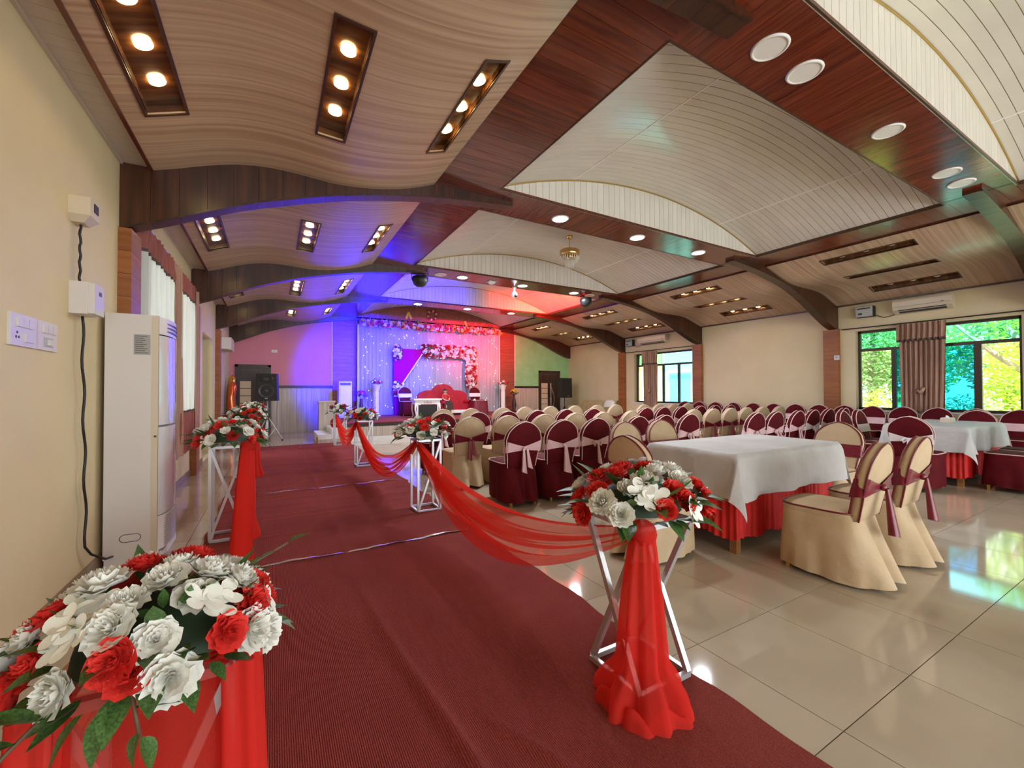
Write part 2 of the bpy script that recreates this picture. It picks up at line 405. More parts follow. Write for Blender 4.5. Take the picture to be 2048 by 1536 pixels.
# cross beams, lunettes, arches
cbm = MB().box((0,0,ZB),(bw-.003,.614,ZB+.03)).mesh('board', MAHOGY)
lw = .0986; nl = int(round((B3-B2)/lw)); lw = (B3-B2)/nl
lun = []
for k in range(nl):
    xa = B2+k*lw+.0022; xb = B2+(k+1)*lw-.0022
    m = MB(); m.prism([(xa,ZB-.002),(xb,ZB-.002),(xb,vz(xb)+.004),(xa,vz(xa)+.004)], 0, .012)
    lun.append((m.mesh('lunette_board', VAULT), m.mesh('lunette_board', BRICKB)))
tn = 3
for fi, F in enumerate(FR):
    y0 = F-.221
    last = fi == len(FR)-1
    t = struct(MB().box((B2,y0+.02,ZB+.012),(B3,y0+(.6 if not last else .35),vz(ARC_C)+.3)).build('trim_%d' % tn, JOINTB if last else GOLDJ)); tn += 1
    if not last:
        MB().box((B2,y0+.015,ZB+.012),(B3,y0+.614,ZB+.02)).build('joint_strip', JOINTB, t)
        n = int((B3-B2)/bw)
        for k in range(n+1): obj('board', cbm, t, (min(B2+k*bw, B3-bw), y0, 0))
        MB().box((B2,y0-.004,ZB-.004),(B3,y0+.01,ZB+.012)).build('edge_bead', RIMW, t)
        MB().box((B2,y0+.604,ZB-.004),(B3,y0+.618,ZB+.012)).build('edge_bead', RIMW, t)
    if fi >= 1:
        for a, b_ in lun: obj('lunette_board', b_ if last else a, t, (0, y0+.005, 0))
        m = MB(); P = [(x, y0+.002, vz(x)-.004) for x in np.linspace(B2+.005,B3-.005,40)]
        m.tube(P, .011, 6).build('arch_bead', RIMW if last else GOLDJ, t, smooth=True)
# arches as rows of boards
def arch_boards(xs, bot, top):
    out = []
    for a, c in zip(xs[:-1], xs[1:]):
        g = .0012
        ps = np.linspace(a+g, c-g, 4)
        o = [(x, bot(x)) for x in ps] + [(x, top(x)) for x in reversed(ps)]
        out.append(MB().prism(o, 0, TH).mesh('board', DARKW))
    return out
topL = lambda x: (3.16 if x < -.88 else (waveL(x)+.03 if x < B1 else ZB+.004))
topR = lambda x: (3.16 if x > 10.85 else (waveR(x)+.03 if x > B4 else ZB+.004))
ABL = arch_boards(np.linspace(WL, TL, 20), botL, topL)
ABR = arch_boards(np.linspace(TR, WR, 20), botR, topR)
for fi, F in enumerate(FR):
    if fi == 0: continue
    for side, AB, bot in ((0,ABL,botL),(1,ABR,botR)):
        xs = np.linspace(WL,TL,30) if side == 0 else np.linspace(TR,WR,30)
        m = MB()
        for a, c in zip(xs[:-1], xs[1:]):
            m.prism([(a,bot(a)-.006),(c,bot(c)-.006),(c,bot(c)+.012),(a,bot(a)+.012)], F-.006, F+.012)
        t = struct(m.build('trim_%d' % tn, DARKW)); tn += 1
        for q in AB: obj('board', q, t, (0, F, 0))
# pillars
pbm = MB().box((0,0,0),(.10,.29,.183)).mesh('board', PILW)
pbl = MB().box((0,0,0),(.085,.29,.183)).mesh('board', PILW)
for fi, F in enumerate(FR[1:5]):
    for side in (0,1):
        x0 = WL if side == 0 else WR-.10
        t = struct(MB().box((x0+.004,F-.02,0),(x0+(.08 if side == 0 else .098),F+.25,2.6)).build('trim_%d' % tn, JOINTB)); tn += 1
        for k in range(14): obj('board', pbl if side == 0 else pbm, t, (x0, F-.03, .005+k*.1855))

# wave panels and their light recesses
lampm = MB().lathe([(.0,0),(.046,0),(.046,.012),(0,.012)], 20, cap=False).mesh('lamp', LAMPW, True)
lampoff = MB().lathe([(.0,0),(.046,0),(.046,.012),(0,.012)], 20, cap=False).mesh('lamp', LAMPOFF, True)
REC_L = [(-.755,-.545),(.300,.495),(1.225,1.375)]
REC_R = [(8.345,8.495),(9.225,9.42),(10.255,10.465)]
for side, fn, xa, xb, recs in ((0,waveL,-.88,B1,REC_L),(1,waveR,B4,10.86,REC_R)):
    for bi in range(5):
        ya, yb = FR[bi]+TH, FR[bi+1]
        n = int(round((yb-ya)/.2)); w = (yb-ya)/n; yc = (ya+yb)/2
        inr = [abs(ya+(k+.5)*w-yc) < .60 for k in range(n)]
        if bi == 0: inr = [False]*n
        sheet = MB().grid(lambda u, v: (xa+(xb-xa)*u, ya+(yb-ya)*v, fn(xa+(xb-xa)*u)+.11), 24, 1)
        root = sheet.build('wave_backing', RIMW, ceil)
        def pl(gaps):
            m = MB(); edges = [xa] + [e for g in gaps for e in g] + [xb]
            for a, c in zip(edges[0::2], edges[1::2]):
                k = max(3, int((c-a)/.07))
                m.grid(lambda u, v: (a+(c-a)*u, v*(w-.0015), fn(a+(c-a)*u)), k, 1)
                m.grid(lambda u, v: (a+(c-a)*u, 0, fn(a+(c-a)*u)+.012*(1-v)), k, 1)
            return m.mesh('wave_plank', WAVE, True)
        mf, mr = pl([]), pl(recs)
        for k in range(n): obj('wave_plank', mr if inr[k] else mf, ceil, (0, ya+k*w, 0))
        if not any(inr): continue
        ks = [k for k in range(n) if inr[k]]
        r0, r1 = ya+ks[0]*w, ya+(ks[-1]+1)*w
        lit = not (side == 1 and bi == 1)
        for xi, (x0, x1) in enumerate(recs):
            zm = fn((x0+x1)/2); s = (fn(x1)-fn(x0))/(x1-x0); d = .058
            def pt(x, y, dz): return (x, y, zm + s*(x-(x0+x1)/2) + dz)
            rec = empty('ceiling_light', ((x0+x1)/2, (r0+r1)/2, zm))
            def loc(m): 
                m.v = [(p[0]-(x0+x1)/2, p[1]-(r0+r1)/2, p[2]-zm) for p in m.v]; return m
            m = MB()
            Bq = [pt(x0,r0,0),pt(x1,r0,0),pt(x1,r1,0),pt(x0,r1,0)]; Tq = [pt(x0,r0,d),pt(x1,r0,d),pt(x1,r1,d),pt(x0,r1,d)]
            m.add(Bq+Tq, [(4,5,6,7),(0,1,5,4),(1,2,6,5),(2,3,7,6),(3,0,4,7)])
            loc(m).build('recess_box', RECW, rec)
            m = MB(); e = .018
            for (xa_,ya_,xb_,yb_) in ((x0-e,r0-e,x1+e,r0),(x0-e,r1,x1+e,r1+e),(x0-e,r0,x0,r1),(x1,r0,x1+e,r1)):
                q = [pt(xa_,ya_,-.008),pt(xb_,ya_,-.008),pt(xb_,yb_,-.008),pt(xa_,yb_,-.008)]
                q += [(p[0],p[1],p[2]+.02) for p in q]
                m.add(q, [(0,3,2,1),(4,5,6,7),(0,1,5,4),(1,2,6,5),(2,3,7,6),(3,0,4,7)])
            loc(m).build('rim', RIMW, rec)
            for q in (-.30, 0, .30):
                lo = obj('lamp', lampm if lit else lampoff, rec, (0, q*(r1-r0)/1.2*1.08, d-.016), (0,-math.atan(s),0))
            pos = ['nearest the wall','in mid panel','nearest the beam']
            pos = pos if side == 0 else pos[::-1]
            tag(rec, 'three-lamp recessed ceiling light %s, in the %s ceiling bay, %s side' % (pos[xi], ['','entrance','second','third','stage'][bi], 'net-curtain' if side == 0 else 'garden'), 'ceiling light', 'wave ceiling light recesses')
    # flat strip beside left wall
strip = MB().box((WL,0,3.141),(-.90,.097,3.155)).mesh('soffit_plank', STRIPW)
for k in range(int((YE-FR[1])/.1)): obj('soffit_plank', strip, ceil, (0, FR[1]+TH+k*.1, 0))
MB().box((-.905,FR[0],3.112),(-.878,FR[5],3.16)).build('edge_trim', MAHOGY, ceil)
MB().box((WL,FR[0],3.125),(WL+.02,FR[5],3.145)).build('edge_trim', STRIPW, ceil)
MB().box((WL,FR[0],3.156),(-.88,FR[5],3.17)).build('soffit_backing', JOINTB, ceil)
MB().box((10.845,FR[0],3.085),(WR,FR[5],3.15)).build('edge_trim', RIMW, ceil)
for x in (B1, B4): MB().box((x-.012,FR[0],ZB-.022),(x+.006,FR[5],ZB+.05)).build('edge_trim', DARKW, ceil)
# vaults
for bi in range(5):
    ya = FR[bi]+.393; yb = FR[bi+1]-.221
    n = int(round((yb-ya)/.0905)); w = (yb-ya)/n
    MB().grid(lambda u, v: (B2+(B3-B2)*u, ya+(yb-ya)*v, vz(B2+(B3-B2)*u)+.008), 24, 1).build('vault_backing', GOLDJ, ceil)
    m = MB()
    m.grid(lambda u, v: (B2+(B3-B2)*u, .0028+v*(w-.0056), vz(B2+(B3-B2)*u)), 22, 1)
    m.grid(lambda u, v: (B2+(B3-B2)*u, .0028, vz(B2+(B3-B2)*u)+.008*(1-v)), 22, 1)
    m.grid(lambda u, v: (B2+(B3-B2)*u, w-.0028, vz(B2+(B3-B2)*u)+.008*v), 22, 1)
    vm = m.mesh('vault_plank', VAULT, True)
    for k in range(n): obj('vault_plank', vm, ceil, (0, ya+k*w, 0))
    for x in (3.36, 6.35):
        m = MB(); z = vz(x); dz = (vz(x+.01)-z)/.01*.011
        m.add([(x-.011,ya,z-dz-.004),(x+.011,ya,z+dz-.004),(x+.011,yb,z+dz-.004),(x-.011,yb,z-dz-.004)], [(0,1,2,3)])
        m.add([(x-.011,ya,z-dz+.01),(x-.011,ya,z-dz-.004),(x-.011,yb,z-dz-.004),(x-.011,yb,z-dz+.01)], [(0,1,2,3)])
        m.add([(x+.011,ya,z+dz-.004),(x+.011,ya,z+dz+.01),(x+.011,yb,z+dz+.01),(x+.011,yb,z+dz-.004)], [(0,1,2,3)])
        m.build('joint_strip', WHITEP, ceil)
    for x, s in ((B2,1),(B3,-1)): MB().box((x-.006,ya,ZB-.004),(x+.008,yb,3.665)).build('edge_bead', RIMW, ceil)

# ------------------------------------------------------------------ ceiling fittings
def spot(loc, power, size=.2, color=(.9,.95,1)):
    l = bpy.data.lights.new('downlight_glow', 'AREA'); l.shape = 'DISK'; l.size = size; l.energy = power; l.color = color
    o = bpy.data.objects.new('downlight_glow', l); COL.objects.link(o); o.location = loc; return o
dlr = MB().lathe([(.098,.004),(.118,.004),(.12,-.004),(.112,-.012),(.1,-.012),(.098,.004)], 32, cap=False).mesh('trim_ring', WHITE, True)
dll = MB().lathe([(0,-.006),(.1,-.006)], 32, cap=False).mesh('lens', LAMPC)
dlo = MB().lathe([(0,-.008),(.1,-.008)], 32, cap=False).mesh('lens', LAMPOFF)
for fi, names in ((2,'cross beam before the chandelier'),(3,'cross beam carrying the camera'),(4,'cross beam above the stage edge')):
    for x, w in ((3.392,'sheer-curtain end'),(4.848,'middle'),(6.294,'garden-window end')):
        e = empty('downlight', (x, FR[fi]+.118, ZB))
        obj('trim_ring', dlr, e); obj('lens', dll, e)
        tag(e, 'round glowing downlight at the %s of the %s' % (w, names), 'downlight', 'lit round downlights')
        spot((x, FR[fi]+.118, ZB-.02), 42)
for k, x in enumerate((2.94,3.39,4.83,6.32,6.78)):
    e = empty('downlight', (x, 1.59, ZB)); obj('trim_ring', dlr, e); obj('lens', dlo, e)
    tag(e, 'unlit white disc downlight in the entrance cross beam, %s from the net-curtain side' % ORD[k], 'downlight', 'unlit discs in the entrance cross beam')
for x, w in ((2.93,'blue stage light'),(6.80,'red stage light')):
    e = empty('ceiling_speaker', (x, 8.06, ZB)); obj('grille_ring', dlr, e); obj('grille', dlo, e)
    tag(e, 'flat white round ceiling speaker grille beside the %s' % w, 'speaker')
e = empty('smoke_detector', (4.09,8.07,ZB))
MB().lathe([(.07,0),(.075,-.02),(.06,-.045),(.02,-.05),(0,-.05)], 20, cap=False).build('body', WHITE, e, smooth=True)
MB().box((-.09,-.07,-.012),(.09,.07,0)).build('base_plate', WHITE, e)
tag(e, 'small white smoke detector on the middle cross beam', 'smoke detector')
e = empty('security_camera', (4.77,8.27,ZB))
MB().lathe([(.05,0),(.05,-.015),(.022,-.02),(.022,-.10),(.035,-.11)], 16, cap=False).build('stem', WHITE, e, smooth=True)
MB().ell((0,0,-.17),(.075,.075,.075),16,10).build('shell', WHITE, e, smooth=True)
MB().ell((.01,-.045,-.185),(.05,.05,.05),12,8).build('lens_dome', BLACK, e, smooth=True)
tag(e, 'white dome security camera with black lens hanging from the middle cross beam', 'camera')
def parlight(x, y, col, name, beams):
    e = empty('stage_light', (x, y, ZB))
    MB().lathe([(.11,-.05),(.15,-.06),(.15,-.15),(.12,-.22),(.06,-.26),(0,-.265)], 20, cap=False).build('housing', BLACK, e, smooth=True)
    MB().tube([(-.16,0,-.14),(-.17,0,-.02),(0,0,0),(.17,0,-.02),(.16,0,-.14)], .012, 6).build('bracket', BLACK, e, smooth=True)
    MB().ell((0,.10,-.14),(.09,.05,.07),12,8).build('lens', flat('stage_lens_'+name, (.1,.1,.1), .2, emit=col, es=4), e, smooth=True)
    tag(e, 'black domed stage light throwing %s light towards the stage' % name, 'stage light')
    for power, ang, aim in beams:
     l = bpy.data.lights.new('stage_beam_'+name, 'SPOT'); l.energy = power; l.color = col; l.spot_size = math.radians(ang); l.spot_blend = 1.0; l.shadow_soft_size = .06
     o = bpy.data.objects.new('stage_beam_'+name, l); COL.objects.link(o); o.location = (x, y+.19, ZB-.16)
     o.rotation_euler = (Vector(aim)-o.location).to_track_quat('-Z','Y').to_euler()
parlight(2.55, 8.22, (.004,.0,1.0), 'blue', ((20000,42,(2.6,14.2,1.9)),(1800,76,(3.1,11.2,3.8))))
parlight(6.78, 8.18, (1.0,.03,.015), 'red', ((2200,46,(6.6,14.2,3.4)),(900,84,(7.0,11.2,3.8))))
# chandelier
ch = empty('chandelier', (4.80,6.25,vz(4.8)))
MB().lathe([(.06,0),(.06,-.02),(.03,-.07),(.012,-.08)], 20, cap=False).build('canopy', GOLDC, ch, smooth=True)
MB().tube([(0,0,-.05),(0,0,-.26)], .008, 8).build('rod', GOLDC, ch)
MB().lathe([(.17,-.27),(.185,-.28),(.185,-.37),(.17,-.38),(.165,-.33),(.17,-.27)], 28, cap=False).build('ring', GOLDC, ch, smooth=True)
MB().lathe([(.11,-.37),(.118,-.38),(.118,-.42),(.11,-.43)], 24, cap=False).build('ring', GOLDC, ch, smooth=True)
m = MB()
for r, z, n, h in ((.175,-.38,26,.07),(.145,-.38,20,.14),(.112,-.42,16,.12),(.075,-.42,12,.19),(.035,-.42,7,.23)):
    for k in range(n):
        a = 2*PI*k/n; c = (r*math.cos(a), r*math.sin(a))
        m.add([(c[0],c[1],z),(c[0]+.009,c[1],z-h*.3),(c[0],c[1]+.009,z-h*.3),(c[0]-.009,c[1],z-h*.3),(c[0],c[1]-.009,z-h*.3),(c[0],c[1],z-h)],
              [(0,2,1),(0,3,2),(0,4,3),(0,1,4),(5,1,2),(5,2,3),(5,3,4),(5,4,1)])
c = m.build('crystal_drops', CRYS, ch); c['kind'] = 'stuff'
tag(ch, 'gold tiered crystal chandelier hanging from the white vault', 'chandelier')

# ------------------------------------------------------------------ windows, curtains
def win_right(idx, y0, y1, z0, z1, zt, mull, panes):
    """panes: (ya, yb, za, zb, material)"""
    X0, X1 = WR+.13, WR+.18
    m = MB()
    for a, b_ in (((X0,y0,z0),(X1,y1,z0+.05)), ((X0,y0,z1-.05),(X1,y1,z1)), ((X0,y0,z0),(X1,y0+.05,z1)), ((X0,y1-.05,z0),(X1,y1,z1))): m.box(a, b_)
    w = struct(m.build('window_%d' % idx, ALU))
    part('transom', ALU, w, (X0-.005,y0,zt-.03),(X1,y1,zt+.03))
    for y, wd in mull: part('mullion', ALU, w, (X0-.012,y-wd/2,z0),(X1,y+wd/2,zt))
    for (ya,yb,za,zb,mt) in panes: part('pane', mt, w, (X0+.02,ya,za),(X0+.026,yb,zb))
    part('window_sill', WHITE, w, (WR-.02,y0,z0-.03),(X0,y1,z0))
    return w
win_right(1, 1.88,4.20,.84,2.52,2.11, [(3.60,.07),(2.42,.10),(3.02,.06)],
          [(1.93,3.0,2.14,2.47,GTEALL),(3.0,4.15,2.14,2.47,GTEALL),(3.63,4.15,.89,2.08,GCLEAR),(3.05,3.57,.89,2.08,GTEAL),(2.47,3.0,.89,2.08,GTEAL),(1.93,2.37,.89,2.08,GCLEAR)])
win_right(2, 8.26,10.60,.84,2.50,2.09, [(8.85,.06),(9.45,.06),(10.0,.06)],
          [(8.31,9.42,2.12,2.45,GTEALL),(9.48,10.55,2.12,2.45,GTEALL),(8.31,8.82,.89,2.06,GTEALL),(8.88,9.42,.89,2.06,GTEALL),(9.48,9.97,.89,2.06,GCLEAR),(10.03,10.55,.89,2.06,GCLEAR)])
win_right(3, -1.0,1.1,.85,2.52,2.11, [(0.05,.07)], [(-.95,0,2.14,2.47,GTEALL),(.1,1.05,2.14,2.47,GTEALL),(-.95,.0,.9,2.08,GCLEAR),(.1,1.05,.9,2.08,GTEALL)])
# left: net-curtained window and glazed door opening
m = MB()
for a, b_ in (((WL-.2,5.0,.75),(WL-.15,7.75,.81)),((WL-.2,5.0,2.66),(WL-.15,7.75,2.72)),((WL-.2,5.0,.75),(WL-.15,5.06,2.72)),((WL-.2,7.69,.75),(WL-.15,7.75,2.72)),((WL-.2,6.34,.75),(WL-.15,6.40,2.72))): m.box(a,b_)
w = struct(m.build('window_4', ALU)); part('pane', GCLEAR, w, (WL-.18,5.06,.8),(WL-.174,6.34,2.67)); part('pane', GCLEAR, w, (WL-.18,6.4,.8),(WL-.174,7.69,2.67))
m = MB()
for a, b_ in (((WL-.22,9.12,.02),(WL-.17,10.45,.09)),((WL-.22,9.12,2.26),(WL-.17,10.45,2.33)),((WL-.22,9.12,.02),(WL-.17,9.2,2.33)),((WL-.22,10.37,.02),(WL-.17,10.45,2.33)),((WL-.22,9.75,.02),(WL-.17,9.82,2.33)),((WL-.22,9.12,1.78),(WL-.17,10.45,1.84))): m.box(a,b_)
w = struct(m.build('door_3', PLASTG)); part('pane', GCLEAR, w, (WL-.2,9.2,.09),(WL-.194,9.75,2.26)); part('pane', GCLEAR, w, (WL-.2,9.82,.09),(WL-.194,10.37,2.26))
MB().bar((WL-.15,9.72,.85),(WL-.15,9.72,1.3),.02).build('door_handle', CHROME, w)

def curtain_panel(name, mat, parent, x, y0, y1, z0, z1, nf, amp, seed=0, flare=0.0, nz=10):
    rg = random.Random(seed); ph = [rg.random()*6 for _ in range(4)]
    def fn(u, v):
        y = y0+(y1-y0)*u; z = z0+(z1-z0)*v
        yy = y + flare*(1-v)*(u-.5)*(y1-y0)
        return (x + amp*(math.sin(2*PI*nf*u+ph[0]+.5*math.sin(3*v+ph[1])) + .35*math.sin(2*PI*nf*2.3*u+ph[2])), yy, z)
    return MB().grid(fn, int(nf*12), nz).build(name, mat, parent, smooth=True)
def wall_curtain(x, y0, y1, z0, z1, zb, nf, label):
    e = empty('curtain', (0,0,0))
    curtain_panel('drape', CURTB, e, x, y0, y1, z0, zb, nf, .028, 1, -.06)
    curtain_panel('valance', CURTB, e, x-.03, y0-.02, y1+.02, zb, z1, nf, .026, 2)
    curtain_panel('fringe', CURTD, e, x-.034, y0-.02, y1+.02, zb-.02, zb+.03, nf, .028, 2, 0, 2)
    MB().tube([(x-.04,(y0+y1)/2+.05,1.25),(x-.06,(y0+y1)/2,1.2),(x-.05,(y0+y1)/2-.05,1.3)], [.03,.04,.025], 8).build('tie_knot', CURTB, e, smooth=True)
    tag(e, label, 'curtain'); return e
wall_curtain(10.83, 2.78, 3.45, .84, 2.555, 2.22, 9, 'brown pleated curtain with fringed valance tied before the garden window')
wall_curtain(10.83, 9.50, 10.10, .74, 2.54, 2.12, 7, 'tan pleated curtain hanging before the window facing the pale building')
for y0, y1, lb in ((1.80,4.42,'garden window'),(8.20,10.95,'window facing the pale building')):
    r = MB().tube([(10.84,y0,2.575),(10.84,y1,2.575)], .011, 8).build('curtain_rod', BLACK)
    tag(r, 'thin dark curtain rod above the %s' % lb, 'curtain rod')
for k, (ya, yb, mt, lb) in enumerate(((4.80,6.15,SHEERW,'white net curtain with wine bands, side nearest the tall white air conditioner'),(6.12,6.62,CURTB,'brown drape hanging between the two white net curtains'),(6.58,7.55,SHEERW,'white net curtain with wine bands, side nearest the glazed door'),(7.52,7.86,CURTB,'brown drape bunched beside the pillar near the glazed door'))):
    e = empty('curtain', (0,0,0)); x = WL+.07; nf = (yb-ya)*6.5
    net = mt is SHEERW
    curtain_panel('net_panel' if net else 'drape', mt, e, x, ya, yb, 1.02 if net else .46, 2.52 if net else 2.77, nf, .035, k)
    if net:
        curtain_panel('top_band', CURTR, e, x, ya, yb, 2.545, 2.77, nf, .035, k, 0, 3)
        curtain_panel('bottom_band', CURTR, e, x, ya, yb, .47, 1.0, nf, .035, k, 0, 4)
        curtain_panel('trim_band', CURTD, e, x, ya, yb, 2.515, 2.55, nf, .036, k, 0, 1)
        curtain_panel('trim_band', CURTD, e, x, ya, yb, .995, 1.025, nf, .036, k, 0, 1)
    tag(e, lb, 'curtain')
r = MB().tube([(WL+.07,4.8,2.785),(WL+.07,7.88,2.785)], .012, 8).build('curtain_rod', CHROME)
tag(r, 'long curtain rod carrying the net curtains', 'curtain rod')

# ------------------------------------------------------------------ doors in the end wall
def door(idx, x0, x1, z1, flip):
    y = YE; m = MB(); f = .07
    m.box((x0,y-.06,0),(x0+f,y,z1)); m.box((x1-f,y-.06,0),(x1,y,z1)); m.box((x0,y-.06,z1-f),(x1,y,z1))
    d = struct(m.build('door_%d' % idx, DOORD))
    part('door_leaf', DOORD, d, (x0+f,y-.03,.01),(x1-f,y,z1-f))
    xl = x0+f+.05; w = (x1-x0)*.30
    for k in range(6): part('inlay_panel', DOORC, d, (xl,y-.036,.28+k*.215),(xl+w,y-.028,.28+k*.215+.195))
    cx = xl+w+.08
    for k in range(3): MB().lathe([(0,-.01),(.028,-.01),(.028,0)], 14, cap=False).build('stud', CHROME, d, (cx,y-.03,.65+k*.21)).rotation_euler = (PI/2,0,0)
    MB().tube([(cx+.06,y-.06,.2),(cx+.06,y-.06,1.55)], .012, 8).build('door_handle', CHROME, d)
    pts = [(cx+.08+.16*math.sin(PI*t), y-.034, .35+1.05*t) for t in np.linspace(0,1,16)]
    mm = MB()
    for a, c in zip(pts[:-1], pts[1:]): mm.bar(a, c, .012, .05)
    mm.build('curved_inlay', flat('curved_inlay_wood', (.42,.20,.10), .4), d)
    part('door_closer', GREYD, d, (x0+.15,y-.05,z1-.17),(x1-.2,y-.03,z1-.14))
door(1, -.955, -.065, 2.035, 0)
door(2, 9.40, 10.44, 2.06, 1)

# ------------------------------------------------------------------ outside: garden and neighbouring building
g = MB().box((WR+.3,-14,-.5),(60,40,-.35)).build('garden_ground', GROUND); struct(g)
g2 = MB().box((-40,-14,-.5),(WL-.3,40,-.35)).build('yard_ground', GROUND); struct(g2)
def foliage(mb, c, r, n, rg, size=.16):
    for _ in range(n):
        d = Vector((rg.gauss(0,1), rg.gauss(0,1), rg.gauss(0,1))).normalized() * (rg.random()**.45)
        p = Vector((c[0]+d.x*r[0], c[1]+d.y*r[1], c[2]+d.z*r[2]))
        a = Vector((rg.gauss(0,1), rg.gauss(0,1), rg.gauss(0,.6))).normalized(); b_ = a.orthogonal().normalized()
        s = size*rg.uniform(.6,1.3)
        mb.add([p-a*s*.5, p+b_*s*.22, p+a*s*.5, p-b_*s*.22], [(0,1,2,3)])
def tree(x, y, h, blobs, mat, label, seed, size=.16, lean=0):
    rg = random.Random(seed); e = empty('tree', (x,y,-.35))
    mb = MB()
    for (dx,dy,dz,rx,ry,rz,n) in blobs: foliage(mb, (dx,dy,dz), (rx,ry,rz), n, rg, size)
    c = mb.build('foliage', mat, e); c['kind'] = 'stuff'
    MB().tube([(0,0,0),(.05,lean*.2,h*.35),(.1,lean*.6,h*.7),(.1,lean,h)], [.16,.13,.10,.05], 8).build('trunk', TRUNK, e, smooth=True)
    for k in range(3):
        a = 2*PI*k/3+seed
        MB().tube([(.08,lean*.4,h*.5),(.5*math.cos(a),lean*.6+.6*math.sin(a),h*.75),(1.0*math.cos(a),lean*.7+1.3*math.sin(a),h*1.05)], [.08,.06,.03], 6).build('branch', TRUNK, e, smooth=True)
    tag(e, label, 'tree')
tree(15.6,5.6,3.6,[(0,0,3.4,1.9,1.7,1.5,5000),(.3,-.3,2.0,1.6,1.4,.9,2600)], FOL2, 'large leafy tree beyond the garden window', 1, .15)
tree(15.2,1.7,3.2,[(0,.2,3.6,1.7,1.5,1.3,3200),(.4,0,2.1,1.3,1.3,.9,1500)], FOL1, 'tree with leaning pale trunk beyond the garden window', 2, .14, 1.2)
tree(21.8,3.4,4.6,[(0,0,3.8,2.2,2.7,2.6,7000)], FOL2, 'broad tree standing furthest back in the garden', 3, .22)
tree(24.8,7.6,4.5,[(0,0,4.0,2.2,2.6,2.8,4500)], FOL1, 'tall tree between the garden and the pale building', 4, .28)
tree(21.5,-3.2,4.2,[(0,0,3.6,2.2,2.4,2.4,2600)], FOL1, 'tree at the entrance end of the garden', 5, .28)
for k, (x, y, h, mt) in enumerate(((12.8,5.9,1.3,FOL1),(12.9,4.4,1.35,FOL1),(12.8,2.9,1.25,FOL2),(12.9,1.4,1.35,FOL1),(12.8,-.1,1.3,FOL1),(18.4,1.4,2.6,FOL2),(18.4,3.4,2.6,FOL1),(18.4,-.6,2.4,FOL2))):
    e = empty('shrub', (x,y,-.35)); mb = MB(); foliage(mb, (0,0,h*.62), (.75,.7,h*.62), 1900, random.Random(20+k), .09 if h < 2 else .17)
    c = mb.build('foliage', mt, e); c['kind'] = 'stuff'; MB().tube([(0,0,0),(.03,0,h*.6)], .03, 6).build('stem', TRUNK, e)
    tag(e, '%s shrub under the garden window, %s from the pale building' % ('sunlit yellow-green' if mt is FOL1 else 'darker green', ORD[k]), 'shrub', 'shrubs outside the garden window')
b = empty('building', (16.5,14.5,-.35))
part('wall', BLDG, b, (0,-4.6,0),(5,6,4.2)); part('wall', BLDGY, b, (-.05,-.3,0),(0,2.3,4.2)); part('roof', BLDG, b, (-.5,-5,4.2),(5.5,6.4,4.45))
for y0 in (-3.9,-1.9): 
    part('window', flat('blue_shutter', (.28,.42,.62), .5), b, (-.04,y0,.9),(.0,y0+1.1,2.3)); part('ledge', BLDG, b, (-.12,y0-.1,2.4),(0,y0+1.2,2.5))
tag(b, 'pale building with blue window shutters and a yellow wall strip outside', 'building')

# ------------------------------------------------------------------ stage
st = empty('stage', (0,0,0))
SX0, SX1, SY, SZ = 1.55, 8.25, 11.05, .46
part('platform', WHITE, st, (SX0,SY+.02,0),(SX1,YE-.04,SZ-.012)); 
part('deck_carpet', CARPET, st, (SX0-.01,SY-.015,SZ-.012),(SX1+.01,YE-.04,SZ))
part('dark_lip', RAILD, st, (SX0-.005,SY-.01,SZ-.10),(SX1+.005,SY+.02,SZ-.012))
fb = MB().box((0,0,0),(.148,.03,.245)).mesh('front_board', WAIN)
for k in range(int((SX1-SX0)/.15)): obj('front_board', fb, st, (SX0+k*.15, SY-.008, .115))
part('plinth', WHITE, st, (SX0,SY-.004,0),(SX1,SY+.03,.112))
tag(st, 'low stage with red carpet deck and pale panelled front', 'stage')
sp = empty('stage_steps', (0,0,0))
part('step', WHITE, sp, (1.24,SY,0),(1.545,12.3,.335)); part('step', WHITE, sp, (.93,SY,0),(1.236,12.3,.21))
part('step_side', WAIN, sp, (.93,SY-.012,0),(1.545,SY-.002,.10)); part('corner_strip', TABLEW, sp, (.90,SY-.02,0),(.928,SY+.05,.16))
tag(sp, 'white tiled steps leading up to the stage end', 'steps')
# backdrop drapes
bd = empty('stage_backdrop', (0,0,0))
def bfold(x0, x1, y, amp, nf, seed, z0=SZ+.005, z1=3.36):
    rg = random.Random(seed); p = rg.random()*6
    return MB().grid(lambda u, v: (x0+(x1-x0)*u, y+amp*(math.sin(2*PI*nf*u+p)+.4*math.sin(2*PI*nf*2.7*u+p*2))*(1-.3*v), z0+(z1-z0)*v), int(nf*9), 4)
for k, (x0, x1) in enumerate(((2.36,3.66),(3.59,4.94),(4.87,6.19),(6.12,7.47))):
    bfold(x0, x1, 14.13-.012*(k%2), .022, 11, k).build('drape_panel', CURTW, bd, smooth=True)
MB().bar((2.34,14.10,3.38),(7.50,14.10,3.38),.05).build('header_bar', WHITE, bd)
for x in (2.35,7.48): MB().bar((x,14.12,SZ),(x,14.12,3.4),.03).build('post', WHITE, bd)
tag(bd, 'white pleated backdrop drapes across the back of the stage', 'backdrop')
rg = random.Random(5); m = MB()
for _ in range(175):
    x = rg.uniform(2.5,7.35); z = rg.uniform(.6,3.25)
    m.ell((x,14.075,z),(.011,.009,.011),5,3)
fo = m.build('fairy_lights', FAIRY); tag(fo, 'curtain of tiny white fairy lights hanging on the backdrop drapes', 'string lights', kind='stuff')

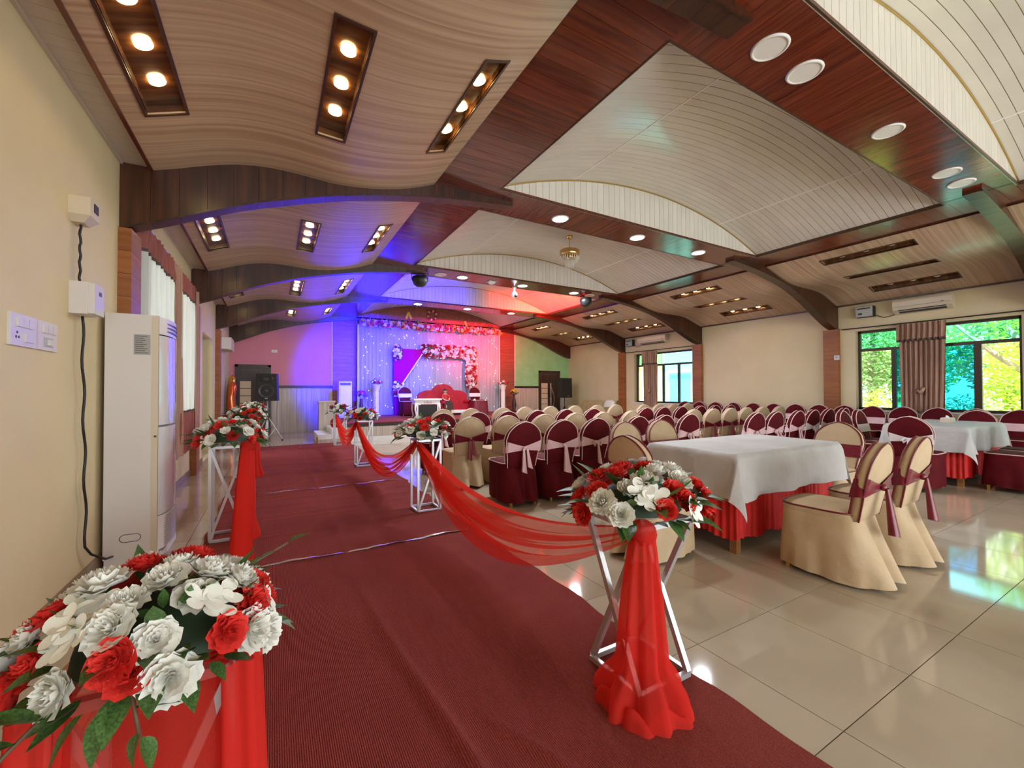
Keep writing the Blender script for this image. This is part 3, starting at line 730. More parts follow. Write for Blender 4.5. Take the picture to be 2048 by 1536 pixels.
# ------------------------------------------------------------------ flowers
def flower_mesh(seed, n, layers, mat, kind='carnation'):
    rg = random.Random(seed); m = MB()
    if kind == 'carnation':
        npet = 6 if n > 16 else 5; nu, nv = (6, 3) if n > 16 else (3, 2)
        for l in range(layers):
            t = l/max(1,layers-1); Rl = 1.0-.42*t; th0 = math.radians(8+66*t)
            for q in range(npet):
                a0 = 2*PI*(q+.5*(l % 2)+rg.uniform(-.12,.12))/npet; ph = rg.random()*6; th = th0+rg.uniform(-.12,.12); w = .72-.1*t
                def fn(u, v, a0=a0, ph=ph, th=th, w=w, Rl=Rl):
                    d = (u-.5)*2; r = (.10+(Rl-.10)*v)*(1-.16*d*d*v+.07*math.sin(7*PI*u+ph)*v)
                    an = a0+d*w*(.75+.25*v); c = th+.18*v*v
                    rz = r*math.sin(c)+.13*math.sin(5*PI*u+ph)*v*v*(.6+.4*t)
                    return (r*math.cos(c)*math.cos(an), r*math.cos(c)*math.sin(an), rz+.05*l/layers)
                m.grid(fn, nu, nv)
        m.add([(0,0,-.25)]+[(.14*math.cos(2*PI*k/6),.14*math.sin(2*PI*k/6),.05) for k in range(6)], [(0,1+(k+1)%6,1+k) for k in range(6)])
    else:   # four broad rounded petals
        for c in range(3):
            ox, oy = [(0,0),(.55,.25),(-.35,.5)][c]
            for q in range(4):
                a0 = PI/2*q+rg.random()*.4
                V = [(ox,oy,.3)]
                for k in range(9):
                    a = a0+(k-4)*.20; r = .86*math.sqrt(max(0,math.cos((k-4)*.36)))+.02
                    V.append((ox+r*math.cos(a), oy+r*math.sin(a), .34+.10*math.cos((k-4)*.5)+c*.08))
                V.append((ox+.42*math.cos(a0), oy+.42*math.sin(a0), .27+c*.08))
                m.add(V, [(10,k,k+1) for k in range(1,9)]+[(0,1,10),(0,10,9)])
    return m.mesh('flower', mat, True)
def leaf_mesh(L, w, bend, mat=None):
    m = MB(); V = []; n = 7
    for i in range(n+1):
        t = i/n; ww = w*math.sin(PI*min(1,t**.8*1.0))*.5; z = bend*t*t
        V += [(L*t, -ww, z+ww*.35), (L*t, 0, z), (L*t, ww, z+ww*.35)]
    Fc = []
    for i in range(n): Fc += [(i*3,i*3+3,i*3+4,i*3+1),(i*3+1,i*3+4,i*3+5,i*3+2)]
    return m.add(V, Fc).mesh('leaf', mat or LEAF, True)
FHI_W = [flower_mesh(s, 30, 6, PETW) for s in (1,2,3)]; FHI_R = [flower_mesh(s, 30, 6, PETR) for s in (4,5,6)]
FHY = flower_mesh(7, 8, 1, PETW, 'hydrangea')
FLO_W = [flower_mesh(s, 14, 4, PETW) for s in (11,12)]; FLO_R = [flower_mesh(s, 14, 4, PETR) for s in (13,14)]; FLO_D = [flower_mesh(15, 14, 4, PETD)]
LFS = [leaf_mesh(1,.42,-.15), leaf_mesh(1,.34,.12), leaf_mesh(1,.55,-.3)]
def bouquet(name, loc, R, nf, fs, hi, red, label, seed, nleaf=36, parentz=0, leafL=.12, dome=1.0, group=None, cat='bouquet'):
    rg = random.Random(seed); e = empty(name, loc)
    rx, ry, rz = R
    m = MB().grid(lambda u, v: (rx*.68*math.cos(2*PI*u)*math.cos(PI/2*v), ry*.68*math.sin(2*PI*u)*math.cos(PI/2*v), rz*.70*math.sin(PI/2*v)), 20, 6, True)
    m.build('leaf_mound', LEAFD, e, smooth=True)
    MB().lathe([(rx*.35,-.03),(rx*.5,0),(rx*.5,.02)], 12).build('tray', PLASTW, e)
    pts = []
    for k in range(nf):
        zf = 1-(k+.5)/nf*.97*dome; a = k*2.39996+rg.uniform(-.2,.2); s = math.sqrt(max(0,1-zf*zf))
        d = Vector((math.cos(a)*s, math.sin(a)*s, zf)); p = Vector((d.x*rx, d.y*ry, d.z*rz))*rg.uniform(.93,1.06)
        nrm = Vector((d.x/rx, d.y/ry, d.z/rz)).normalized()
        nrm = (nrm+Vector((rg.uniform(-.25,.25),rg.uniform(-.25,.25),rg.uniform(-.1,.25)))).normalized()
        isr = rg.random() < .42
        if hi: me = rg.choice(FHI_R) if isr else (FHY if rg.random() < .12 else rg.choice(FHI_W))
        else: me = rg.choice(red) if isr else rg.choice(FLO_W)
        o = obj('flower', me, e, p, nrm.to_track_quat('Z','Y').to_euler(), fs*rg.uniform(.85,1.15))
    for k in range(nleaf):
        a = 2*PI*k/nleaf*3.1+rg.random(); el = rg.uniform(-.35,.45) if k % 3 else rg.uniform(.3,1.0)
        d = Vector((math.cos(a)*math.cos(el), math.sin(a)*math.cos(el), math.sin(el)))
        p = Vector((math.cos(a)*rx*.86*math.cos(max(el,0)), math.sin(a)*ry*.86*math.cos(max(el,0)), max(.0, rz*.86*math.sin(max(el,0)))))
        o = obj('leaf', rg.choice(LFS), e, p, d.to_track_quat('X','Z').to_euler(), leafL*rg.uniform(.7,1.25))
    tag(e, label, cat, group); return e
def twig(parent, pts, leaves, L):
    MB().tube(pts, .0035, 5).build('twig', STEM, parent, smooth=True)
    for (p, d, s) in leaves: obj('leaf', LFS[0 if s > 0 else 2], parent, p, Vector(d).to_track_quat('X','Z').to_euler(), L*abs(s))

# ------------------------------------------------------------------ flower stands, swags, tails
def stand(loc, h, w, label, posts=True, mat=SILVER):
    e = empty('flower_stand', loc); b = .022; q = w/2
    for nm, z in (('base_frame', b/2+.001), ('top_frame', h-b/2)):
        m = MB()
        for a, c in (((-q,-q),(q,-q)),((q,-q),(q,q)),((q,q),(-q,q)),((-q,q),(-q,-q))): m.bar((*a,z),(*c,z),b)
        m.build(nm, mat, e)
    if posts:
        for sx in (-1,1):
            for sy in (-1,1): MB().bar((sx*q,sy*q,b),(sx*q,sy*q,h-b),b).build('post', mat, e)
        MB().bar((-q,-q-.012,b),(q,-q-.012,h-b),b*.9).build('brace', mat, e); MB().bar((q,-q+.012,b),(-q,-q+.012,h-b),b*.9).build('brace', mat, e)
    else:
        for sx in (-1,1):
            MB().bar((sx*q-.01,-q,b),(sx*q-.01,q,h-b),b*1.1).build('brace', mat, e); MB().bar((sx*q+.012,q,b),(sx*q+.012,-q,h-b),b*1.1).build('brace', mat, e)
    tag(e, label, 'flower stand'); return e
def swag(P0, P1, st_, sb, label, seed=0, end=.05, lean=(0,0), nfold=5, amp=.03):
    rg = random.Random(seed); P0 = Vector(P0); P1 = Vector(P1); d = P1-P0
    nx, ny = -d.y, d.x; l = math.hypot(nx,ny); nx /= l; ny /= l
    e = empty('fabric_swag', (0,0,0)); ph = rg.random()*6
    def fn(u, v, k=0.0):
        p = P0.lerp(P1, u); c = 4*u*(1-u); w = math.sin(PI*u)**.6
        z = p.z - (st_*c)*(1-v) - (sb*c)*v - end*(v-.3)
        o = (amp*math.sin(2*PI*nfold*v+ph+2.0*u)+.4*amp*math.sin(2*PI*nfold*2*v+ph))*(.35+.65*w) + k + lean[0]*c*v
        return (p.x+nx*o, p.y+ny*o, z)
    MB().grid(lambda u, v: fn(u, .12+v*.74), 40, 40).build('sheer_panel', SHEER, e, smooth=True)
    MB().grid(lambda u, v: fn(u, v*.14, .004), 40, 8).build('gathered_edge', SHEERD, e, smooth=True)
    MB().grid(lambda u, v: fn(u, .84+v*.16, .004), 40, 8).build('gathered_edge', SHEERD, e, smooth=True)
    MB().grid(lambda u, v: fn(u, .38+v*.10, .012), 40, 6).build('fold', SHEERD, e, smooth=True)
    MB().grid(lambda u, v: fn(u, .62+v*.07, .012), 40, 6).build('fold', SHEERD, e, smooth=True)
    tag(e, label, 'swag'); return e
def tail(knot, foot, rtop, rmid, rfoot, label, seed=0, puddle=True):
    rg = random.Random(seed); K = Vector(knot); Fp = Vector(foot); e = empty('fabric_tail', (Fp.x,Fp.y,0))
    ph = rg.random()*6
    def fn(u, v):
        a = 2*PI*u; c = K.lerp(Fp, v)
        r = rtop + (rmid-rtop)*v**.8
        if v > .8: r = rmid+(rfoot-rmid)*math.sin((v-.8)/.2*PI/2)
        r *= 1+.20*math.sin(6*a+ph)*min(1,v*2+.2)+.10*math.sin(11*a+ph*2)
        z = c.z if v < .8 else max(.012, c.z)
        return (c.x-Fp.x+r*math.cos(a), c.y-Fp.y+r*math.sin(a), z)
    MB().grid(fn, 56, 26, True).build('hanging_folds', SHEERD, e, smooth=True)
    MB().ell((K.x-Fp.x,K.y-Fp.y,K.z),(rtop*1.3,rtop*1.3,rtop*1.2),12,8).build('knot', SHEERD, e, smooth=True)
    if puddle:
        def pf(u, v):
            a = 2*PI*u; r = rfoot*(1.06*(1-v)+.75*v)*(1+.10*math.sin(5*a+ph)+.05*math.sin(13*a)); z = .014+.05*math.sin(PI*v)*(1+.4*math.sin(7*a+ph))
            return (r*math.cos(a), r*math.sin(a), z)
        MB().grid(pf, 60, 6, True).build('puddle', SHEERD, e, smooth=True)
    tag(e, label, 'fabric tail'); return e
HR = [.70,.75,.76,.74]; 
SR = [(1.455,1.395),(1.42,4.37),(1.33,7.43),(1.34,10.40)]
SL = [(-.215,1.24),(-.33,4.40),(-.37,7.42),(-.38,10.35)]
HL = [.68,.80,.80,.80]
ordn = ['first','second','third','fourth']
for k in range(4):
    stand((*SR[k],.014), HR[k], .30 if k == 0 else .24, 'silver metal flower stand, %s from the entrance, on the chair side of the carpet' % ordn[k], posts=k > 0)
    stand((*SL[k],.014), HL[k], .27 if k == 0 else .25, 'silver metal flower stand, %s from the entrance, on the wall side of the carpet' % ordn[k], posts=True)
for k in range(4):
    bouquet('flower_bouquet', (SR[k][0]-(.0 if k == 0 else .02),SR[k][1],HR[k]+.045), [(.30,.26,.17),(.27,.24,.17),(.23,.22,.16),(.22,.2,.17)][k], [40,32,30,28][k], [.058,.056,.056,.055][k], k == 0, FLO_R if k < 2 else FLO_R+FLO_D,
            'red and white flower bouquet on the %s stand of the chair side' % ordn[k], 30+k, 70 if k == 0 else 52, leafL=.12)
    if k: bouquet('flower_bouquet', (SL[k][0]+.0,SL[k][1],HL[k]+.045), (.25,.24,.17), 34, .052, False, FLO_R+FLO_D+FLO_D,
            'red and white flower bouquet on the %s stand of the wall side' % ordn[k], 40+k, 56, leafL=.12)
L1b = bouquet('flower_bouquet', (SL[0][0]-.0,SL[0][1]-.03,HL[0]+.04), (.215,.20,.155), 48, .049, True, FHI_R, 'large red and white carnation bouquet with loose eucalyptus sprigs by the cream wall', 51, 84, leafL=.08)
twig(L1b, [(.10,.0,.10),(.19,.02,.14),(.25,.03,.165)], [((.25,.03,.165),(.8,.2,.3),.7),((.17,.01,.13),(.6,-.4,.6),.9),((.14,.01,.12),(.4,-.2,.9),.8)], .08)
twig(L1b, [(-.02,-.16,.03),(-.0,-.21,-.01),(.01,-.22,-.06)], [((.01,-.22,-.06),(.4,-.2,-.7),-.75),((.01,-.22,-.05),(-.3,-.2,-.8),-.7),((.0,-.21,-.01),(1,-.1,.0),.8),((-.04,-.2,0),(-.2,-.3,-.8),1.1),((-.07,-.2,0),(-.5,-.2,-.7),1.0)], .085)
twig(L1b, [(-.1,-.15,.02),(-.16,-.2,-.03),(-.21,-.22,-.09)], [((-.2,-.22,-.08),(-.6,-.2,-.6),1.2),((-.15,-.2,-.02),(-.7,-.2,.1),1.0),((-.12,-.19,.0),(-.8,-.1,.4),1.1)], .095)
# swags on the chair side
swag((1.34,1.27,.70),(1.30,4.26,.74),.22,.52,'long red sheer swag between the first and second stands, chair side',1,nfold=4,amp=.045)
swag((1.30,4.28,.76),(1.21,7.32,.76),.34,.58,'red sheer swag between the second and third stands, chair side',2)
swag((1.21,7.34,.76),(1.24,10.3,.74),.25,.52,'red sheer swag between the third and fourth stands, chair side',3)
tail((1.325,1.245,.69),(1.315,1.235,.02),.045,.10,.165,'red gathered fabric tail puddled on the carpet by the first stand, chair side',4)
# wall side
swag((-.10,1.13,.70),(-.20,4.25,.82),.42,.66,'red sheer swag between the first and second stands, wall side',5,amp=.05)
swag((-.20,4.28,.82),(-.25,7.28,.82),.30,.50,'red sheer swag between the second and third stands, wall side',6)
swag((-.25,7.30,.82),(-.26,10.22,.82),.30,.50,'red sheer swag between the third and fourth stands, wall side',7)
tail((-.19,4.26,.80),(-.20,4.25,.02),.045,.06,.09,'red gathered fabric tail beside the second stand, wall side',8)
tail((-.235,7.29,.80),(-.225,7.27,.02),.045,.06,.09,'red gathered fabric tail beside the third stand, wall side',9)
# sheer cover round the nearest wall-side stand
e = empty('stand_drape', (SL[0][0],SL[0][1],0))
def sd(u, v):
    a = 2*PI*u; q = .155+.035*v; n = 6.0
    cx, cy = math.cos(a), math.sin(a); r = (abs(cx)**n+abs(cy)**n)**(-1/n)
    r *= 1+.015*math.sin(17*a)+.03*v*math.sin(9*a+1)
    return (q*r*cx, q*r*cy, HL[0]+.035 - v*(HL[0]+.018))
MB().grid(sd, 96, 10, True).build('sheer_cover', SHEER, e, smooth=True)
for ang in (-.78, -2.36):
    cx, cy = math.cos(ang)*.215, math.sin(ang)*.215
    MB().grid(lambda u, v: (cx*(1+.12*v)+(.035+.01*v)*(1+.3*math.sin(5*2*PI*u))*math.cos(2*PI*u), cy*(1+.12*v)+(.035+.01*v)*(1+.3*math.sin(5*2*PI*u))*math.sin(2*PI*u), HL[0]+.03-v*(HL[0]+.012)), 30, 8, True).build('gathered_corner', SHEERD, e, smooth=True)
tag(e, 'red sheer cloth wrapped around the first stand by the cream wall', 'drape')

# ------------------------------------------------------------------ carpets
RX, RY = [.48,.49,.51,.53,.56,.58,.60,.62], [3.19,2.87,2.36,2.01,1.73,1.54,1.31,1.0]
def ridge(x, y):
    if y > 3.3: return 0
    xr = np.interp(y, RY[::-1], RX[::-1]); s = np.clip((3.3-y)/1.6, 0, 1)
    z = .028*s*math.exp(-((x-xr)/.026)**2) - .006*s*math.exp(-((x-xr+.05)/.03)**2)
    if y < 1.6: z += .02*min(1,(1.6-y)/.3)*math.exp(-((x-xr-.09-.35*(1.6-y))/.025)**2)
    return z
def carpet(y0, y1, ny, rip, label, zb):
    rg = random.Random(int(y0*10)); 
    waves = [(rg.uniform(y0,y1), rg.uniform(.02,.045), rg.uniform(.4,1.0)*rip, rg.uniform(-.06,.06)) for _ in range(int((y1-y0)*4.2))]
    def edge(y, s): return .012*math.sin(5*y+s)+.008*math.sin(13*y+2*s)
    def fn(u, v):
        y = y0+(y1-y0)*v; xa = -.50+edge(y,1); xb = 1.63+edge(y,3); x = xa+(xb-xa)*u
        z = zb + ridge(x,y)
        for (yc,w,a,sl) in waves: z += a*math.exp(-((y-yc-sl*x)/w)**2)
        if y > 3.5: z += .008*math.exp(-((x-.50)/.03)**2)
        return (x, y, max(z,.004))
    c = MB().grid(fn, 110, ny).build('carpet_runner', CARPET, smooth=True)
    tag(c, label, 'carpet', 'red carpet runner pieces'); return c
carpet(-.9, 3.516, 200, .0005, 'red ribbed carpet piece with a raised crease, nearest the entrance', .011)
carpet(3.516, 5.975, 200, .012, 'red ribbed carpet piece between the two silver seams', .011)
carpet(5.975, 11.04, 330, .013, 'red ribbed carpet piece reaching the stage steps', .011)
for y, lb in ((3.516,'first'),(5.975,'second')):
    t = MB().grid(lambda u, v: (-.42+2.0*u, y-.012+.024*v+.012*math.sin(9*u)+.006*math.sin(31*u), .018+.005*math.sin(23*u+v)+.004*abs(math.sin(41*u))), 80, 2).build('seam_tape', TAPE, smooth=True)
    tag(t, 'crinkled silver tape over the %s carpet seam from the entrance' % lb, 'tape')

# ------------------------------------------------------------------ covered banquet chairs
def back_y(z): return -.205 - (z-.44)*.20
BW = cm_interp([.42,.55,.65,.72,.78,.83,.87,.90,.918,.93],[.178,.193,.212,.221,.211,.183,.143,.098,.055,.0])
def back_outline(n=11):
    zs = list(np.linspace(.42,.80,7)) + [.825,.85,.872,.892,.908,.921,.93]
    r = [(BW(z), z) for z in zs]
    return r + [(-x, z) for x, z in reversed(r[:-1])]
def m_backrest(mat):
    o = back_outline(); n = len(o); m = MB(); V = []
    for (sc, dy) in ((.90,.034),(.985,.026),(1.0,0),(.985,-.026),(.90,-.034)):
        for x, z in o:
            zz = .66+(z-.66)*(1-(1-sc)*.55); V.append((x*sc, back_y(zz)+dy, zz))
    m.add(V, [(r*n+k, r*n+(k+1)%n, (r+1)*n+(k+1)%n, (r+1)*n+k) for r in range(4) for k in range(n)])
    half = (n+1)//2
    for r in (0, 4):
        base = r*n
        for k in range(half-1):
            a, b_, c, d = base+k, base+k+1, base+n-2-k+ (0), base+n-1-k
            q = (a, b_, c, d) if r == 4 else (d, c, b_, a)
            if b_ == c: q = (a, b_, d) if r == 4 else (d, b_, a)
            m.f.append(q)
    return m.mesh('backrest', mat, True)
def m_seat(mat):
    def fn(u, v):
        a = 2*PI*u; c, s = math.cos(a), math.sin(a); r = (abs(c)**5+abs(s)**5)**(-.2)
        R = [1.0,1.02,1.0,.93,.70,.35,.0][int(round(v*6))]; z = [.425,.445,.462,.474,.482,.486,.487][int(round(v*6))]
        return (.218*R*r*c, .012+.222*R*r*s, z)
    return MB().grid(fn, 32, 6, True).mesh('seat', mat, True)
def m_skirt(mat, zb):
    def fn(u, v):
        a = 2*PI*u; c, s = math.cos(a), math.sin(a); n = 5-2.2*v; r = (abs(c)**n+abs(s)**n)**(-1/n)
        x = (.216+.018*v)*r*c; y = r*s*((.228+.045*v) if s > 0 else (.222+.15*v**1.1)) + .004
        f = v*v*(.008*math.sin(9*a+.7)+.006*math.sin(17*a))
        x += f*c; y += f*s
        if s < 0:
            d = x; y += v*(.070*math.exp(-(d/.035)**2) - .030*math.exp(-((abs(d)-.085)/.035)**2))
        return (x, y, .445-(.445-zb)*v+ .010*v*math.sin(3*a))
    return MB().grid(fn, 80, 9, True).mesh('skirt', mat, True)
def m_piping(mat):
    o = back_outline(); P = [(x, back_y(z)+.030, z) for x, z in o]
    m = MB().tube(P, .0062, 5, cap=False)
    P2 = [(x, back_y(z)-.028, z) for x, z in o[:]]
    m.tube(P2, .0055, 5, cap=False)
    Q = []
    for k in range(33):
        a = -PI*.80 + k/32*PI*1.6 + PI/2
        c, s = math.cos(a), math.sin(a); r = (abs(c)**5+abs(s)**5)**(-.2); Q.append((.222*r*c, .012+.226*r*s, .466))
    m.tube(Q, .006, 5, cap=False)
    return m.mesh('piping', mat, True)
def m_sash(mat):
    m = MB(); zc = .645
    def band(u, v):     # front, sides, gathered behind
        if u < .5:
            x = (u/.5*2-1)*.222; h = .062; z = zc+(v-.5)*2*h; return (x, back_y(z)+.040+.002*math.sin(9*u+5*v), z)
        t = (u-.5)/.5*2-1; x = -t*.222; g = abs(t); h = .022+.042*g**1.2
        z = zc-.012*(1-g)+(v-.5)*2*h+.010*g; return (x, back_y(z)-.040-.008*(1-g)+.003*math.sin(4*PI*v), z)
    return m.grid(band, 48, 5, True).mesh('sash', mat, True)
def m_bow(mat, tails=1, loops=True, off=0.0, hang=.25, wd=.030):
    m = MB(); zc = .635; y = back_y(zc)-.058
    m.ell((off,y,zc),(.026,.020,.024),10,6)
    for k in range(tails):
        dx = off+(-.022 if tails == 2 and k == 0 else .022 if tails == 2 else 0)
        w = wd; hh = hang*(1-.18*k)
        m.grid(lambda u, v: (dx+w*(.40+.70*v)*math.cos(2*PI*u)*(1+.15*math.cos(6*PI*u))+.35*(dx-off)*v*2, y-.018-.035*v+w*(.22+.40*v)*math.sin(2*PI*u), zc-.005-hh*v-.015*math.cos(2*PI*u)*v), 14, 7, True)
    if loops:
        for s in (-1,1):
            m.tube([(off,y,zc),(off+s*.035,y-.015,zc+.018),(off+s*.062,y-.012,zc-.008),(off+s*.05,y-.012,zc-.04),(off+s*.012,y-.008,zc-.008)], [.008,.013,.014,.012,.008], 6)
    return m.mesh('bow', mat, True)
legm = {c: MB().box((-.013,-.013,0),(.013,.013,.13)).mesh('leg', c) for c in (GOLDM, BROWNLEG)}
KIND = {
 'maroon': dict(c=MAROON, s=PINKS, p=PIPEP, leg=GOLDM, z=.055),
 'maroonw': dict(c=MAROON, s=WHITES, p=PIPEP, leg=GOLDM, z=.055),
 'cream': dict(c=CREAM, s=MARS, p=PIPEC, leg=GOLDM, z=.03),
 'creamr': dict(c=CREAM, s=MARS, p=MARS, leg=GOLDM, z=.025),
}
for k, d in KIND.items():
    d['m'] = dict(backrest=m_backrest(d['c']), seat=m_seat(d['c']), skirt=m_skirt(d['c'], d['z']), piping=m_piping(d['p']), sash=m_sash(d['s']),
                  bows=[m_bow(d['s'],1,True), m_bow(d['s'],2,False), m_bow(d['s'],1,False,.02,.30,.048), m_bow(d['s'],2,True,0,.10)])
crg = random.Random(99)
def chair(kind, bx, by, face, label, group, z=0.0, bow=None, jit=.05):
    """bx,by: floor point below the top of the backrest; face: heading angle (0 = +Y)"""
    d = KIND[kind]; a = face+crg.uniform(-jit,jit)
    fx, fy = -math.sin(a), math.cos(a)
    e = empty('banquet_chair', (bx+fx*.303, by+fy*.303, z+.0), a)
    for n in ('backrest','seat','skirt','piping'): obj(n, d['m'][n], e)
    s = obj('sash', d['m']['sash'], e)
    b_ = crg.randrange(4) if bow is None else bow
    if b_ >= 0: obj('bow', d['m']['bows'][b_], s)
    for sx, sy in ((-.15,-.255),(.15,-.255),(-.165,.19),(.165,.19)): obj('leg', legm[d['leg']], e, (sx,sy,0))
    tag(e, label, 'chair', group); return e
MB_, MW_, CB_ = 'maroon covered chair with pink sash', 'maroon covered chair with white sash', 'cream covered chair with maroon sash'
def row(xs, ys, kinds, where, group, bows):
    for k, (x, y, kd) in enumerate(zip(xs, ys, kinds)):
        base = CB_ if kd == 'cream' else MB_ if kd == 'maroon' else MW_
        chair(kd, x, y+crg.uniform(-.02,.02), 0, '%s, %s row, %s from the carpet' % (base, where, ORD[k]), group, bow=bows[k % len(bows)], jit=.03)
row([2.41,2.93,3.46,4.15,4.66,5.18,6.25,6.79,7.39,7.94,8.53,9.10], [3.96]*6+[3.62]*3+[3.66]*3, ['maroon']*9+['maroonw']*3, 'rearmost', 'rearmost row of maroon chairs', [1,2,0,0,1,3,0,3,1,3,0,0])
row([2.23,2.78,3.37,3.96,4.49,5.10,6.34,6.90,7.41,7.92,8.45,8.99], [5.0]*6+[4.77]*6, ['cream']*12, 'second', 'second row of cream chairs', [1,2,1,2])
row([2.24,2.82,3.36,3.94,4.55,5.17,6.23,6.75,7.28,7.84,8.36,8.89], [6.05]*6+[5.75]*6, ['maroon']*12, 'third', 'third row of maroon chairs', [1,2,0])
row([2.70,3.26,3.94,4.47,5.10,5.73,6.36,6.93,7.50,8.02,8.54,9.05], [7.3]*8+[6.98]*4, ['cream']*12, 'front', 'front row of cream chairs', [1,2])
for k, y in enumerate((8.26,7.77,7.27,6.75,6.22,5.72,5.23,4.75,4.27,3.79,3.31,2.83,2.34,1.85,1.37)):
    chair('maroon', 10.60, y, PI/2, 'maroon covered chair with flat pink band along the side wall, %s from the stage' % ORD[k],
          'wall row of maroon chairs', bow=-1, jit=.015)
# chairs at the tables
chair('creamr', 2.34, 2.36, -PI/2, 'cream covered chair at the nearer table, end by the flower stand', None, bow=0)
for x, w in ((3.33,'nearer the carpet'),(3.90,'further from the carpet')): chair('creamr', x, 3.40, PI, 'cream covered chair on the stage side of the nearer table, %s' % w, 'cream chairs on the stage side of the nearer table', bow=-1)
chair('creamr', 5.24, 2.16, PI/2, 'cream covered chair at the nearer table, end facing the carpet', None, bow=-1)
for x, w in ((3.45,'nearer the carpet'),(4.12,'further from the carpet')): chair('creamr', x, 1.19, 0.04, 'cream covered chair with large maroon bow at the nearer table, %s' % w, 'cream chairs on the entrance side of the nearer table', bow=2, jit=.02)
chair('maroonw', 6.99, 2.14, -PI/2, 'maroon covered chair with white bow at the end of the far table', None, bow=0)
for x, w in ((7.86,'carpet end'),(8.40,'window end')): chair('maroonw', x, 3.22, PI, 'maroon covered chair with white band, stage side of the far table, %s' % w, 'chairs on the stage side of the far table', bow=-1)
chair('maroonw', 9.84, 2.17, PI/2, 'maroon covered chair at the far table, end nearest the garden window', None, bow=-1)
for x, w in ((8.05,'carpet end'),(8.66,'window end')): chair('maroonw', x, 1.16, 0, 'maroon covered chair on the entrance side of the far table, %s' % w, 'chairs on the entrance side of the far table', bow=1)
chair('maroonw', 3.72, 13.66, PI, 'maroon covered chair on the stage beside the magenta panel', None, z=.46, bow=-1, jit=.01)
chair('maroonw', 6.20, 13.66, PI, 'maroon covered chair on the stage below the flower arch', None, z=.46, bow=-1, jit=.01)

# ------------------------------------------------------------------ tables
def table(x0, x1, y0, y1, h, lab, labc, drop, seed):
    cx, cy = (x0+x1)/2, (y0+y1)/2; hx, hy = (x1-x0)/2, (y1-y0)/2
    e = empty('banquet_table', (cx,cy,0))
    part('tabletop', TABLEW, e, (-hx+.01,-hy+.01,h-.035),(hx-.01,hy-.01,h-.008))
    for sx in (-1,1):
        for sy in (-1,1): MB().box((-.028,-.028,0),(.028,.028,h-.035)).build('leg', TABLEW, e, (sx*(hx-.10),sy*(hy-.08),0))
    def sk(u, v):
        per = 4*(hx+hy); s = u*per; X, Y = hx-.03, hy-.03
        if s < 2*hx: p = (-X+s/(2*hx)*2*X, -Y); n = (0,-1)
        elif s < 2*hx+2*hy: p = (X, -Y+(s-2*hx)/(2*hy)*2*Y); n = (1,0)
        elif s < 4*hx+2*hy: p = (X-(s-2*hx-2*hy)/(2*hx)*2*X, Y); n = (0,1)
        else: p = (-X, Y-(s-4*hx-2*hy)/(2*hy)*2*Y); n = (-1,0)
        w = .012*math.sin(2*PI*u*74)*(.4+.6*v)+.010*v*math.sin(2*PI*u*19)
        return (p[0]+n[0]*w, p[1]+n[1]*w, h-.03-v*(h-.15)+.012*v*math.sin(2*PI*u*13))
    MB().grid(sk, 440, 4, True).build('pleated_skirt', REDSK, e, smooth=True)
    tag(e, lab, 'table')
    rg = random.Random(seed); ph = [rg.random()*6 for _ in range(6)]
    ax, ay = hx+.014, hy+.014; n1 = 60; n2 = 44
    def cl(u, v):
        X = (u*2-1)*(ax+drop); Y = (v*2-1)*(ay+drop)
        ex, ey = max(0,abs(X)-ax), max(0,abs(Y)-ay); sx, sy = (1 if X > 0 else -1), (1 if Y > 0 else -1)
        px, py = sx*min(abs(X),ax), sy*min(abs(Y),ay)
        wob = .0035*math.sin(7*X+3*Y+ph[0])+.003*math.sin(13*Y-5*X+ph[1])
        if ex == 0 and ey == 0: return (px, py, h+.002+abs(wob)*.5)
        if ex > 0 and ey > 0:
            r = math.hypot(ex,ey); th = math.atan2(ey,ex)
            f = .02+.16*r*(1+.0*math.sin(2*th)); k = .06*r*math.cos(4*th)
            return (px+sx*(f*math.cos(th)*1.0+k), py+sy*(f*math.sin(th)*1.0-k), h-r*.99)
        e_ = ex+ey; t = (py if ex > 0 else px)
        near = math.exp(-((ay if ex > 0 else ax)-abs(t))/.16)
        o = .018*e_/.3*math.sin(9*t+ph[2])+.008*e_/.3*math.sin(23*t+ph[3])+.012+.16*e_*near
        return (px+(sx*o if ex > 0 else 0), py+(sy*o if ey > 0 else 0), h-e_*.99+.004*math.sin(11*t))
    c = MB().grid(cl, n1, n2).build('tablecloth', CLOTH, None, (cx,cy,0), smooth=True)
    tag(c, labc, 'tablecloth')
table(3.05,4.61,1.93,2.76,.78,'red skirted banquet table surrounded by cream covered chairs','pale grey cloth draped over the table with cream chairs',.34,3)
table(7.70,9.24,1.80,2.60,.78,'red skirted banquet table surrounded by maroon covered chairs','pale grey cloth draped over the table with maroon chairs',.33,4)
e = empty('tissue_box', (8.73,2.23,.786)); part('box', PLASTC, e, (-.11,-.055,0),(.11,.055,.05)); part('lid', PLASTW, e, (-.10,-.05,.05),(.10,.05,.062))
MB().grid(lambda u, v: ((u-.5)*.10, .012*math.sin(5*u)+(v-.5)*.01, .06+.035*v*math.sin(PI*u)), 8, 3).build('tissue', WHITE, e)
part('tray', PLASTW, e, (-.14,-.07,-.004),(.14,.07,0))
tag(e, 'pale tissue box on a tray on the far table', 'tissue box')

